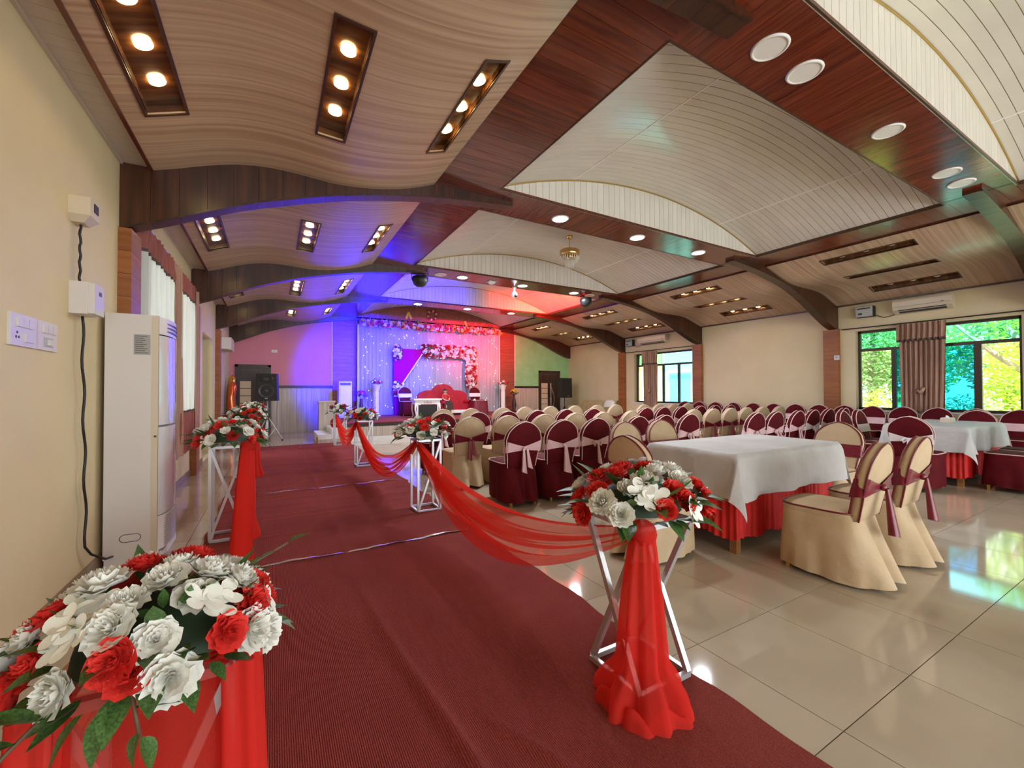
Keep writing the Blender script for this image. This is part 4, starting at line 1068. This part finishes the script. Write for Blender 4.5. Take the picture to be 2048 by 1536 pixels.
# ------------------------------------------------------------------ left wall: floor air conditioner, boxes, switches
ac = empty('floor_air_conditioner', (-1.06,4.08,0)); D_, W_, H_ = .30, .55, 1.85
part('body', PLASTW, ac, (0,.0,.06),(D_,W_,H_)); part('base', PLASTW, ac, (.005,.005,0),(D_+.03,W_-.005,.058))
def fp(z0, z1, bulge, mat, name, par=ac):
    return MB().grid(lambda u, v: (D_+.004+bulge*math.sin(PI*min(1,max(0,u)))**.5, .005+(W_-.01)*u, z0+(z1-z0)*v), 14, 2).build(name, mat, par, smooth=True)
GLOSS = flat('glossy_white_panel', (.62,.60,.60), .08, coat=.5)
fp(1.02,1.70,.05,GLOSS,'upper_front_panel'); fp(.34,1.005,.05,GLOSS,'lower_front_panel'); fp(1.71,1.84,.045,PLASTW,'top_outlet'); lp = fp(.08,.335,.05,PLASTW,'intake_grille')
for k in range(13): MB().grid(lambda u, v: (D_+.012+.05*math.sin(PI*u)**.5, .03+(W_-.06)*u, .095+k*.018+.007*v), 10, 1).build('louver', PLASTG, lp)
for k in range(3): MB().grid(lambda u, v: (D_+.012+.045*math.sin(PI*u)**.5, .06+(W_-.12)*u, 1.735+k*.03+.012*v), 10, 1).build('outlet_slat', GREYD, ac)
part('trim_strip', PLASTC, ac, (D_-.035,-.004,.06),(D_+.003,.0,1.84))
lb = part('rating_label', flat('grey_label', (.35,.34,.32), .6), ac, (.16,-.003,1.55),(.255,-.0005,1.70))
for k in range(9): part('print_line', flat('label_ink', (.08,.08,.08), .6) if k == 0 else bpy.data.materials['label_ink'], lb, (.168,-.004,1.685-k*.0155),(.168+[.07,.05,.06,.045,.066,.05,.07,.058,.075][k],-.0032,1.69-k*.0155))
o = []
for k in range(29):
    a = 2*PI*k/28; c, s = math.cos(a), math.sin(a); o.append((.15+.03*(1 if c > 0 else -1)+.03*c, -.001, .20+.028*s))
MB().tube(o, .0025, 5).build('knockout_outline', GREYD, ac)
part('badge', GREYD, ac, (D_-.02,-.006,.93),(D_-.004,-.002,.945))
part('brand_plate', PLASTG, ac, (.10,.12,H_),(.26,.42,H_+.012))
tag(ac, 'tall white floor standing air conditioner beside the cream wall', 'air conditioner')
bx = empty('meter_box', (WL,3.60,2.42)); part('body', PLASTC, bx, (0,-.06,-.05),(.10,.10,.06))
MB().add([(0,-.06,-.05),(.10,-.06,-.05),(.10,.10,-.05),(0,.10,-.05),(0,-.02,-.09),(.06,-.02,-.09),(.06,.08,-.09),(0,.08,-.09)],[(0,1,5,4),(1,2,6,5),(2,3,7,6),(4,5,6,7)]).build('lower_shroud', PLASTC, bx)
part('display', BLACK, bx, (.10,.0,-.01),(.104,.07,.045)); MB().lathe([(.016,0),(.018,-.003),(.014,-.004)], 14, cap=False).build('button', PLASTG, bx, (.04,-.06,.01)).rotation_euler = (PI/2,0,0)
tag(bx, 'cream controller box with dark display high on the cream wall', 'controller box')
bx = empty('junction_box', (WL,3.62,1.86)); part('back_plate', PLASTW, bx, (0,-.055,-.10),(.085,.13,.10)); part('cover', PLASTW, bx, (.085,-.045,-.095),(.115,.12,.095))
for zz in (-.07,0,.075):
    for yy in ((.025,.055) if zz else (.04,)): MB().lathe([(0,-.002),(.006,-.002),(.006,0)], 8, cap=False).build('screw', BLACK, bx, (yy,-.055,zz)).rotation_euler = (PI/2,0,0)
part('rating_window', GREYD, bx, (.115,.03,.03),(.118,.07,.055))
tag(bx, 'white junction box with screws halfway up the cream wall', 'junction box')
rg = random.Random(3)
def cable(pts, r, label, mat=BLACK):
    c = MB().tube(pts, r, 7).build('cable', mat, None, smooth=True); tag(c, label, 'cable'); return c
cable([(WL+.03,3.63+.012*math.sin(k*1.7),2.36-.025*k-.02) for k in range(16)], .007, 'black taped cable between the controller box and junction box')
pts = [(WL+.035,3.66+.02*math.sin(k*.9)+.012*k*.3,1.755-.055*k) for k in range(28)]
pts += [(WL+.05,3.80,.20),(WL+.09,3.92,.12),(WL+.10,4.02,.10)]
cable(pts, .0075, 'black taped cable hanging from the junction box down behind the air conditioner')
for y0, y1, lb, n in ((2.885,3.135,'white switch plate with socket on the cream wall, away from the air conditioner',0),(3.148,3.375,'white switch plate with fan regulator on the cream wall, next to the socket plate',1)):
    e = empty('switch_plate', (WL,(y0+y1)/2,1.58)); w = (y1-y0)/2
    part('plate', PLASTW, e, (0,-w,-.078),(.014,w,.078))
    for k in range(3): part('rocker', PLASTW, e, (.014,-w+.045+k*.055,.015),(.022,-w+.095+k*.055,.06))
    if n == 0:
        part('rocker', PLASTW, e, (.014,.0,-.055),(.022,.085,-.012))
        for yy, zz in ((-.075,-.02),(-.085,-.042),(-.06,-.042)): part('socket_hole', BLACK, e, (.014,yy,zz),(.0152,yy+.012,zz+.012))
    else:
        part('regulator_frame', PLASTG, e, (.014,-.05,-.06),(.0155,.06,-.008)); part('regulator_knob', PLASTW, e, (.0155,-.012,-.05),(.03,.02,-.02))
    tag(e, lb, 'switch plate')

# ------------------------------------------------------------------ right wall: split air conditioners and their stabilisers
def split_ac(y0, y1, z0, z1, by0, by1, where):
    e = empty('wall_air_conditioner', (WR,(y0+y1)/2,z0)); w = (y1-y0)/2; h = z1-z0
    prof = [(0,0),(-.10,0),(-.19,.06),(-.215,.12),(-.215,h-.04),(-.19,h),(0,h)]
    m = MB(); n = len(prof)
    m.add([(x,-w,z) for x,z in prof]+[(x,w,z) for x,z in prof], [tuple(range(n)),tuple(reversed(range(n,2*n)))]+[(k,n+k,n+(k+1)%n,(k+1)%n) for k in range(n)])
    m.build('casing', PLASTC, e)
    m = MB().add([(-.105,-w+.08,.005),(-.188,-w+.08,.062),(-.188,w-.08,.062),(-.105,w-.08,.005)],[(0,1,2,3)]); m.v = [(x-.002,y,z-.003) for x,y,z in m.v]; m.build('air_outlet', GREYD, e)
    MB().bar((-.17,-w+.08,.035),(-.17,w-.08,.035),.07,.006).build('flap', PLASTC, e)
    part('panel_seam', GREYD, e, (-.218,-w+.01,.115),(-.214,w-.01,.119)); part('indicator', BLACK, e, (-.219,-w+.10,.125),(-.215,-w+.14,.135))
    tag(e, 'cream wall air conditioner above the %s' % where, 'air conditioner')
    b_ = empty('voltage_stabiliser', (WR,(by0+by1)/2,z0+.02)); bw_ = (by1-by0)/2
    part('body', BLACK, b_, (-.13,-bw_,0),(0,bw_,.22)); f = part('front_panel', PLASTG, b_, (-.138,-bw_+.005,.005),(-.13,bw_-.005,.215))
    part('vent_slot', BLACK, f, (-.141,-bw_+.04,.165),(-.138,bw_-.03,.19)); part('meter', BLACK, f, (-.141,bw_-.12,.05),(-.138,bw_-.05,.085))
    tag(b_, 'grey voltage stabiliser box on the wall above the %s' % where, 'stabiliser')
    c = cable([(WR-.02,by0,z0+.05),(WR-.03,(by0+y1)/2+.02,z0-.03),(WR-.03,y1+.03,z0+.0),(WR-.03,y1+.02,z0+.05)], .007, 'dark cable from the stabiliser to the air conditioner above the %s' % where)
split_ac(2.66,3.50,2.77,3.03,3.84,4.14,'garden window')
split_ac(9.08,10.22,2.77,3.03,10.55,10.87,'window facing the pale building')
e = empty('thermostat', (WR-.10,4.50,1.97)); part('plate', PLASTW, e, (-.012,-.05,-.05),(0,.05,.05)); part('button', PLASTG, e, (-.015,-.03,-.01),(-.012,.03,.03))
tag(e, 'small white control plate on the teak pillar by the garden window', 'control plate')
e = empty('wall_socket', (.02,YE-.012,2.45)); part('plate', WHITE, e, (-.075,-.012,-.04),(.075,0,.04)); part('rocker', PLASTW, e, (-.05,-.016,-.02),(.05,-.012,.02))
tag(e, 'white socket plate high on the pink end wall', 'socket')
e = empty('wall_air_conditioner', (WL,12.6,2.28)); part('casing', PLASTC, e, (0,-.45,0),(.20,.45,.29)); part('flap', PLASTC, e, (.14,-.40,-.012),(.20,.40,0)); part('side_cap', WHITE, e, (.0,-.456,.01),(.2,-.45,.28))
tag(e, 'cream wall air conditioner above the foil balloons', 'air conditioner')

# ------------------------------------------------------------------ speakers
def tripod(loc, h, mat, label):
    e = empty('speaker_stand', loc)
    MB().tube([(0,0,.02),(0,0,h*.55)], .022, 10).build('pole', mat, e, smooth=True); MB().tube([(0,0,h*.5),(0,0,h)], .016, 10).build('inner_pole', mat, e, smooth=True)
    MB().tube([(0,0,h*.55),(0,0,h*.62)], .034, 10).build('collar', BLACK, e, smooth=True)
    for k in range(3):
        a = 2*PI*k/3+.35; c, s = math.cos(a), math.sin(a)
        l = MB().tube([(.02*c,.02*s,h*.58),(.36*c,.36*s,.02)], .014, 8).build('leg', mat, e, smooth=True)
        MB().ell((.36*c,.36*s,.018),(.022,.022,.018),8,6).build('rubber_foot', BLACK, l)
        MB().tube([(0,0,.06),(.19*c,.19*s,h*.30)], .009, 6).build('strut', mat, e, smooth=True)
    tag(e, label, 'speaker stand'); return e
tripod((-.13,12.25,0), 1.04, PLASTW, 'white tripod speaker stand before the pink wall door')
e = empty('loudspeaker', (-.13,12.25,1.02), -.15)
MB().prism([(-.24,0),(.24,0),(.22,.68),(-.22,.68)], -.17, .17).build('cabinet', BLACKM, e)
def ring(par, r, x, z, prof, mat, nm): 
    o = MB().lathe(prof, 24, cap=False).build(nm, mat, par, (x,-.172,z), smooth=True); o.rotation_euler = (PI/2,0,0); return o
wf = ring(e, .16, 0, .25, [(.17,.0),(.175,.012),(.165,.014),(.15,.004),(.06,-.02),(.055,-.01),(.03,.004),(0,.008)], GREYD, 'woofer')
part('horn', BLACK, e, (-.15,-.178,.47),(.15,-.17,.62)); part('horn_throat', GREYD, e, (-.06,-.18,.51),(.06,-.172,.58))
for x in (-.15,.15): ring(e, .04, x, .46, [(.035,.0),(.037,.006),(.02,-.006),(0,-.01)], GREYD, 'port')
MB().tube([(.12,-.185,.52),(.16,-.19,.56),(.12,-.185,.6)], .008, 6).build('handle', CHROME, e)
part('badge', CHROME, e, (-.03,-.176,.05),(.03,-.17,.075))
tag(e, 'black loudspeaker on the white tripod before the pink wall', 'loudspeaker')
tripod((10.12,13.55,0), .98, BLACK, 'black tripod speaker stand before the green wall')
e = empty('loudspeaker', (10.12,13.55,.96), .1); MB().prism([(-.26,0),(.26,0),(.25,.78),(-.25,.78)], -.16, .16).build('cabinet', BLACKM, e)
part('grille', BLACK, e, (-.245,-.168,.02),(.245,-.16,.76)); part('badge', CHROME, e, (.02,-.172,.06),(.09,-.168,.075))
tag(e, 'black loudspeaker with dark grille before the green wall', 'loudspeaker')
# foil balloons in the corner
def balloon(loc, mat, label, pts, r):
    e = empty('foil_balloon', loc); MB().tube(pts, r, 12).build('inflated_body', mat, e, smooth=True)
    MB().tube([pts[0],(pts[0][0],pts[0][1],pts[0][2]-.02)], .012, 6).build('valve', mat, e); tag(e, label, 'balloon')
balloon((-.95,12.95,0), FOILR, 'tall orange red foil balloon leaning in the pink corner', [(.02,0,.03),(0,0,.3),(.03,0,.7),(.0,0,1.1),(.04,0,1.4),(.02,0,1.52)], [.05,.11,.12,.10,.10,.03])
balloon((-1.0,13.25,0), FOILG, 'tall gold foil balloon leaning in the pink corner', [(0,0,.03),(.0,0,.4),(0,0,.9),(.02,0,1.3),(.06,0,1.62),(.04,0,1.68)], [.05,.08,.08,.09,.08,.03])
e = empty('podium', (1.26,12.50,0)); part('body', WAIN, e, (-.20,-.15,.03),(.20,.15,.96)); part('top', DOORC, e, (-.22,-.17,.96),(.22,.17,.99)); part('foot', DOORC, e, (-.21,-.16,0),(.21,.16,.03))
tag(e, 'pale wood podium behind the stage steps', 'podium')
e = empty('drum', (1.40,11.62,.336)); MB().lathe([(.10,0),(.13,.06),(.13,.16),(.09,.22),(0,.23)], 20).build('shell', PETD, e, smooth=True); MB().lathe([(.132,.10),(.135,.11),(.132,.12)], 20, cap=False).build('gold_band', GOLDM, e)
tag(e, 'small dark red drum with gold band on the stage steps', 'drum')

# ------------------------------------------------------------------ stage furniture
SZ2 = SZ+.001
so = empty('red_sofa', (4.93,13.20,SZ2))
def sback(n=40):
    o = [(-.88,.20)]
    for t in np.linspace(0,1,n):
        x = -.86+1.72*t; a = abs(x)
        z = .60 + .21*math.sqrt(max(0,1-((a-.48)/.385)**2))
        c = .70+.32*math.sqrt(max(0,1-(x/.40)**2)) if a < .40 else 0
        o.append((x, max(z, c)))
    return o+[(.88,.20)]
MB().prism(sback(), .12, .24).build('backrest', SOFAR, so)
bk = so.children[0]
for k in range(9):
    for j in range(2 if 2 <= k <= 6 else 1): MB().ell((-.66+k*.165,.118,.42+j*.20),(.012,.008,.012),6,4).build('button', GOLDM, bk)
MB().box((-.80,-.30,.16),(.80,.12,.36)).build('seat', SOFAR, so)
for s in (-1,1):
    MB().grid(lambda u, v: (s*(.80+.07*math.cos(2*PI*v)), -.32+.46*u, .40+.09*math.sin(2*PI*v)), 8, 12).build('armrest', SOFAR, so, smooth=True)
    MB().box((min(s*.76,s*.87),-.32,.12),(max(s*.76,s*.87),.14,.40)).build('side', SOFAR, so)
m = MB().bar((-.86,-.32,.12),(.86,-.32,.12),.03,.10); m.build('front_rail', WHITE, so)
for s in (-1,1):
    P = [(s*.78,-.33,.08),(s*.88,-.335,.16),(s*.92,-.335,.30),(s*.98,-.335,.42),(s*.94,-.335,.50),(s*.88,-.335,.46)]
    MB().tube(P, [.04,.045,.045,.04,.035,.02], 8).build('carved_arm', WHITE, so, smooth=True)
    MB().box((s*.80-.03,-.3,0),(s*.80+.03,-.24,.10)).build('leg', WHITE, so); MB().box((s*.80-.03,.15,0),(s*.80+.03,.21,.20)).build('leg', WHITE, so)
tag(so, 'red tufted sofa with scalloped back and white carved frame on the stage', 'sofa')
tb = empty('white_console', (3.99,12.25,SZ2))
part('tabletop', WHITE, tb, (-.43,-.2,.52),(.43,.2,.56)); part('apron', WHITE, tb, (-.38,-.17,.40),(.38,.17,.52)); part('black_panel', BLACK, tb, (-.29,-.175,.03),(.29,-.165,.38))
for s in (-1,1):
    for y in (-.16,.16): MB().tube([(s*.36,y,.42),(s*.38,y,.25),(s*.34,y,.08),(s*.37,y,0)], [.035,.025,.022,.028], 8).build('leg', WHITE, tb, smooth=True)
part('frame_edge', WHITE, tb, (-.33,-.178,.0),(-.29,-.165,.42)); part('frame_edge', WHITE, tb, (.29,-.178,.0),(.33,-.165,.42))
for x, r in ((-.09,.03),(0,.042),(.09,.03)): MB().ell((x,-.178,.465),(r,.012,r),10,6).build('carving', PLASTG, tb, smooth=True)
tag(tb, 'white carved console with black panel in front of the red sofa', 'console')
tb = empty('side_table', (5.88,12.55,SZ2)); part('tabletop', TABLEW, tb, (-.24,-.2,.44),(.24,.2,.46))
for s in (-1,1):
    for y in (-.17,.17): MB().box((s*.21-.02,y-.02,0),(s*.21+.02,y+.02,.44)).build('leg', TABLEW, tb)
MB().grid(lambda u, v: ((.25+.02*v+.008*math.sin(40*2*PI*u)*v)*math.cos(2*PI*u)*(abs(math.cos(2*PI*u))**6+abs(math.sin(2*PI*u))**6)**(-1/6), (.21+.02*v+.008*math.sin(40*2*PI*u)*v)*math.sin(2*PI*u)*(abs(math.cos(2*PI*u))**6+abs(math.sin(2*PI*u))**6)**(-1/6), .462-.42*v), 160, 3, True).build('maroon_cloth', MARS, tb, smooth=True)
part('cloth_top', MARS, tb, (-.25,-.21,.46),(.25,.21,.466))
tag(tb, 'small table under a pleated maroon cloth on the stage', 'table')
# person seated on the sofa
pe = empty('person', (4.89,13.02,SZ2+.36))
def skin_body():
    J = [((0,.02,.06),.075),((0,.02,.17),.075),((0,.015,.27),.070),((0,.01,.345),.032),((0,-.005,.40),.058),((0,-.008,.455),.050),
         ((.085,.01,.30),.034),((.12,-.06,.20),.027),((.07,-.15,.13),.021),((.035,-.18,.12),.018),
         ((-.085,.01,.30),.034),((-.12,-.06,.20),.027),((-.07,-.15,.13),.021),((-.035,-.18,.12),.018),
         ((.055,-.02,.05),.06),((.075,-.24,.055),.05),((.075,-.28,-.10),.038),((.075,-.27,-.28),.028),((.075,-.33,-.315),.025),
         ((-.055,-.02,.05),.06),((-.075,-.24,.055),.05),((-.075,-.28,-.10),.038),((-.075,-.27,-.28),.028),((-.075,-.33,-.315),.025)]
    E_ = [(0,1),(1,2),(2,3),(3,4),(4,5),(2,6),(6,7),(7,8),(8,9),(2,10),(10,11),(11,12),(12,13),(0,14),(14,15),(15,16),(16,17),(17,18),(0,19),(19,20),(20,21),(21,22),(22,23)]
    me = bpy.data.meshes.new('body'); me.from_pydata([j[0] for j in J], E_, []); me.materials.append(SKIN)
    o = obj('body', me, pe); sk = o.modifiers.new('skin','SKIN'); sk.use_smooth_shade = True
    for k, j in enumerate(J): me.skin_vertices[0].data[k].radius = (j[1], j[1]); me.skin_vertices[0].data[k].use_root = k == 0
    ss = o.modifiers.new('sub','SUBSURF'); ss.levels = 1; ss.render_levels = 2
    return o
bod = skin_body()
MB().grid(lambda u, v: ((.088+.05*(1-v)**2)*math.cos(2*PI*u), .012+(.082+.05*(1-v)**2)*math.sin(2*PI*u), .05+.27*v), 24, 8, True).build('dress', DRESS, pe, smooth=True)
MB().grid(lambda u, v: (.15*(2*u-1), -.30+.33*v, .115+.012*math.sin(9*u)-.10*abs(2*u-1)**2.5), 20, 8).build('dress_lap', DRESS, pe, smooth=True)
MB().grid(lambda u, v: (.15*(2*u-1), -.305-.03*v+.02*math.sin(6*u), .11-.10*abs(2*u-1)**2.5-.30*v*(1-.3*abs(2*u-1))), 20, 6).build('dress_skirt', DARKC, pe, smooth=True)
for s in (-1,1): MB().tube([(s*.075,.01,.30),(s*.105,-.03,.245),(s*.118,-.06,.20)], [.044,.042,.036], 10).build('sleeve', DRESS, pe, smooth=True)
MB().grid(lambda u, v: (.064*math.cos(2*PI*u)*math.sin(PI*(.02+.5*v)), .012+.064*math.sin(2*PI*u)*math.sin(PI*(.02+.5*v)), .445+.066*math.cos(PI*(.02+.55*v))), 18, 8, True).build('hair', HAIR, pe, smooth=True)
MB().ell((0,.05,.40),(.045,.03,.06),10,8).build('hair', HAIR, pe, smooth=True)
for s in (-1,1):
    MB().ell((s*.021,-.056,.435),(.008,.005,.006),8,6).build('eye', BLACK, pe); MB().ell((s*.058,0,.425),(.01,.014,.019),8,6).build('ear', SKIN, pe)
MB().ell((0,-.064,.42),(.008,.009,.013),8,6).build('nose', SKIN, pe); MB().ell((0,-.055,.398),(.016,.006,.005),8,6).build('mouth', PETD, pe)
for s in (-1,1):
    for k in range(4): MB().tube([(s*(.05-.012*k),-.185,.125),(s*(.042-.012*k),-.205-.004*(k%2),.118),(s*(.036-.012*k),-.215,.106)], [.0075,.0065,.005], 6).build('finger', SKIN, pe, smooth=True)
    MB().tube([(s*.05,-.165,.132),(s*.035,-.18,.142),(s*.022,-.19,.138)], [.008,.007,.005], 6).build('finger', SKIN, pe, smooth=True)
tag(pe, 'person in a red dress with dark hair seated on the red sofa', 'person')
# flower arch, magenta panel
fa = empty('flower_arch', (0,13.90,0))
rg = random.Random(8)
def cluster(par, segs, mats, n, r, fs, nm):
    for mt, frac, me in mats:
        m = MB(); base = me
        for _ in range(int(n*frac)):
            a, b_ = rg.choice(segs); t = rg.random(); p = Vector(a).lerp(Vector(b_), t)
            q = Vector((rg.uniform(-1,1), 0, rg.uniform(-1,1))); 
            if q.length > 1: q.normalize()
            dep = .10*math.sqrt(max(0,1-q.length**2))
            p += Vector((q.x*r, -dep*rg.uniform(.6,1.1), q.z*r))
            nrm = Vector((q.x*.8+rg.uniform(-.3,.3), -1, q.z*.8+rg.uniform(-.3,.3))).normalized()
            rot = nrm.to_track_quat('Z','Y').to_matrix(); s = fs*rg.uniform(.75,1.25)
            m.add([p+rot@(Vector(v)*s) for v in base[0]], base[1])
        o = m.build(nm[0] if mt in (PETW,) else nm[1], mt, par, smooth=True); o['kind'] = 'stuff'
def base_of(mesh): return ([tuple(v.co) for v in mesh.vertices], [tuple(p.vertices) for p in mesh.polygons])
FSM = base_of(flower_mesh(61, 9, 3, PETW)); LSM = base_of(leaf_mesh(1.6,.8,-.1))
seg = [((4.52,0,2.62),(6.25,0,2.62))]*4+[((6.22,0,2.6),(6.20,0,1.42))]*3
cluster(fa, seg, ((PETW,.5,FSM),(PETD,.5,FSM),(LEAF,.25,LSM)), 760, .20, .062, ('white_flowers','red_flowers'))
MB().tube([(4.5,0,2.62),(6.22,0,2.62),(6.22,0,SZ)], .03, 6).build('frame', WHITE, fa)
tag(fa, 'inverted L shaped arch thick with red and white flowers over the sofa', 'flower arch')
mp = empty('magenta_panel', (0,13.93,0))
MB().prism([(3.44,2.66),(4.50,2.66),(3.72,1.50),(3.44,1.50)], -.02, .02).build('slanted_board', MAGENTA, mp)
MB().box((3.46,-.06,SZ2),(3.74,.06,1.5)).build('post', MAGENTA, mp)
MB().bar((4.50,-.03,2.66),(3.72,-.03,1.50),.03,.03).build('white_edge', WHITE, mp)
tag(mp, 'magenta slanted display panel with post on the stage', 'display panel')
for zc, lb in ((2.52,'upper'),(1.32,'lower')):
    e = empty('flower_cluster', (3.58,13.86,0)); cluster(e, [((0,0,zc-.12),(0,0,zc+.12))], ((PETW,.6,FSM),(PETD,.35,FSM),(LEAFD,.3,LSM)), 60, .15, .05, ('white_flowers','red_flowers'))
    MB().ell((0,.02,zc),(.13,.05,.26),10,8).build('foam_core', LEAFD, e)
    tag(e, '%s cluster of pale and red flowers on the magenta panel' % lb, 'flower cluster')
ga = empty('flower_garland', (0,13.99,0))
part('pelmet_board', flat('wine_pelmet', (.30,.03,.06), .6), ga, (2.36,-.02,3.36),(7.46,.02,3.54))
cluster(ga, [((2.45,-.02,3.45),(7.40,-.02,3.45))], ((PETW,.32,FSM),(PETY,.34,FSM),(PETM,.34,FSM),(PETR,.25,FSM),(LEAF,.35,LSM)), 330, .10, .055, ('white_flowers','coloured_flowers'))
m = MB()
for k in range(60):
    x = rg.uniform(2.45,7.4); up = rg.random() < .65; z = 3.54 if up else 3.36; h = rg.uniform(.08,.20)*(1 if up else -.9)
    for j in range(3):
        dx = rg.uniform(-.07,.07); m.add([(x-.012,-.05,z),(x+.012,-.05,z),(x+dx,-.08,z+h*rg.uniform(.7,1))],[(0,1,2)])
o = m.build('palm_leaves', LEAF, ga); o['kind'] = 'stuff'
tag(ga, 'long garland of yellow, white and magenta flowers across the backdrop top', 'garland')
e = empty('flower_wreath', (4.76,13.975,3.86)); n = 18
for k in range(n):
    a = 2*PI*k/n; obj('flower', [FLO_R[0],FLO_W[0],FLO_D[0]][k % 3], e, (.15*math.cos(a),-.03,.15*math.sin(a)), (PI/2,0,0), .045)
MB().tube([(.15*math.cos(2*PI*k/20),0,.15*math.sin(2*PI*k/20)) for k in range(20)], .02, 6, closed=True).build('hoop', STEM, e)
tag(e, 'round flower wreath above the garland in the brown stage arch', 'wreath')
for x, z, a, lb in ((3.95,3.80,.3,'pair of yellow ribbon streamers left of the wreath'),(6.0,3.66,-.6,'short yellow ribbon streamer beyond the wreath')):
    e = empty('ribbon', (x,13.975,z))
    for s in ((-1,1) if a > 0 else (1,)): MB().bar((0,0,.10),(s*.09*(1 if a > 0 else .9),-.01,-.12),.012,.07).build('strip', PETY, e)
    tag(e, lb.replace('left of','beside'), 'ribbon')
# pedestals, vases, cooler
for x, lb, k in ((2.82,'beside the magenta panel',0),(7.36,'before the brown stage panel',1)):
    e = empty('pedestal', (x,13.62,SZ2)); MB().lathe([(.13,0),(.13,.05),(.085,.08),(.075,.12),(.07,.78),(.09,.84),(.13,.98),(.14,1.0),(0,1.0)], 20, cap=False).build('column', WHITE, e, smooth=True)
    for q in range(10):
        a = 2*PI*q/10; MB().tube([(.073*math.cos(a),.073*math.sin(a),.13),(.071*math.cos(a),.071*math.sin(a),.77)], .008, 5).build('flute', WHITE, e)
    tag(e, 'white fluted pedestal column %s' % lb, 'pedestal')
    bouquet('flower_bouquet', (x,13.62,SZ2+1.035), (.16,.15,.13), 18, .05, False, FLO_R, 'small red and white bouquet on the white pedestal %s' % lb, 70+k, 18, leafL=.10)
def vase(x, y, lb, mat, cat, petal, r, prof, zf):
    e = empty('flower_vase', (x,y,SZ2)); MB().lathe(prof, 18, cap=False).build('vase', mat, e, smooth=True)
    me = flower_mesh(80, 14, 4, petal); q = random.Random(9)
    for k in range(11):
        a = k*2.4; s = math.sqrt((k+.5)/11); p = Vector((math.cos(a)*r*s, math.sin(a)*r*s, zf+r*.8*math.sqrt(1-s*s)))
        obj('flower', me, e, p, Vector((math.cos(a)*s,math.sin(a)*s,1-.5*s)).to_track_quat('Z','Y').to_euler(), .055)
    for k in range(16):
        a = k*1.3; d = Vector((math.cos(a),math.sin(a),q.uniform(-.6,.8))); obj('leaf', LFS[k%3], e, (math.cos(a)*r*.5,math.sin(a)*r*.5,zf-.02), d.to_track_quat('X','Z').to_euler(), .16)
    tag(e, lb, 'vase')
vase(7.83,13.62,'tall dark vase of yellow flowers beside the green wall',flat('dark_vase',(.05,.02,.015),.25),'vase',PETY,.11,[(0,0),(.07,0),(.05,.05),(.09,.25),(.06,.45),(.035,.58),(.05,.66)],.72)
vase(2.34,13.45,'tall dark vase with round magenta flowers beside the air cooler',bpy.data.materials['dark_vase'],'vase',PETM,.13,[(0,0),(.07,0),(.05,.05),(.08,.2),(.05,.4),(.04,.56)],.68)
e = empty('air_cooler', (1.86,13.45,SZ2)); part('body', PLASTW, e, (-.18,-.18,.05),(.18,.18,1.08)); part('top_vent', GREYD, e, (-.15,-.185,.97),(.15,-.178,1.04)); part('base', PLASTG, e, (-.17,-.17,0),(.17,.17,.05))
for k in range(12): part('side_louver', PLASTC, e, (-.19,-.15,.20+k*.062),(-.18,.15,.24+k*.062))
MB().ell((0,-.18,.86),(.07,.006,.022),12,6).build('badge', BLACK, e)
part('front_panel', WHITE, e, (-.14,-.188,.10),(.14,-.18,.93))
tag(e, 'white portable air cooler on the stage by the magenta flower vase', 'air cooler')
# cream sofa at the right wall
so = empty('mustard_sofa', (10.42,12.20,0)); L_ = 1.0
part('base', SOFAC, so, (-.40,-L_,.06),(.38,L_,.30))
MB().grid(lambda u, v: (.30+.10*math.cos(2*PI*v), -L_+2*L_*u, .50+.37*math.sin(2*PI*v)+.02*math.cos(2*PI*4*u)), 24, 14).build('backrest', SOFAC, so, smooth=True)
for s in (-1,1): part('armrest', SOFAC, so, (-.40,min(s*(L_-.16),s*L_),.06),(.36,max(s*(L_-.16),s*L_),.66))
for k in range(3): part('seat_cushion', SOFAC, so, (-.42,-L_+.17+k*.56,.30),(.22,-L_+.165+(k+1)*.555,.45))
for sx in (-.34,.3):
    for sy in (-.9,.9): part('leg', BROWNLEG, so, (sx-.025,sy-.025,0),(sx+.025,sy+.025,.06))
tag(so, 'mustard fabric sofa against the side wall near the green wall', 'sofa')
cu = MB().grid(lambda u, v: ((u-.5)*.12*(1) + .0, (v-.5)*.48, .22+.0), 2, 2)
m = MB().ell((0,0,.22),(.08,.26,.23),14,10); m.v = [(x, .26*math.copysign(abs(y/.26)**.55,y), .22+.23*math.copysign(abs((z-.22)/.23)**.55,z-.22)) for x,y,z in m.v]
c = m.build('cushion', WHITE, None, (10.58,11.55,.46), smooth=True); c.rotation_euler = (0,.25,0); tag(c, 'pale blue white cushion on the mustard sofa', 'cushion')
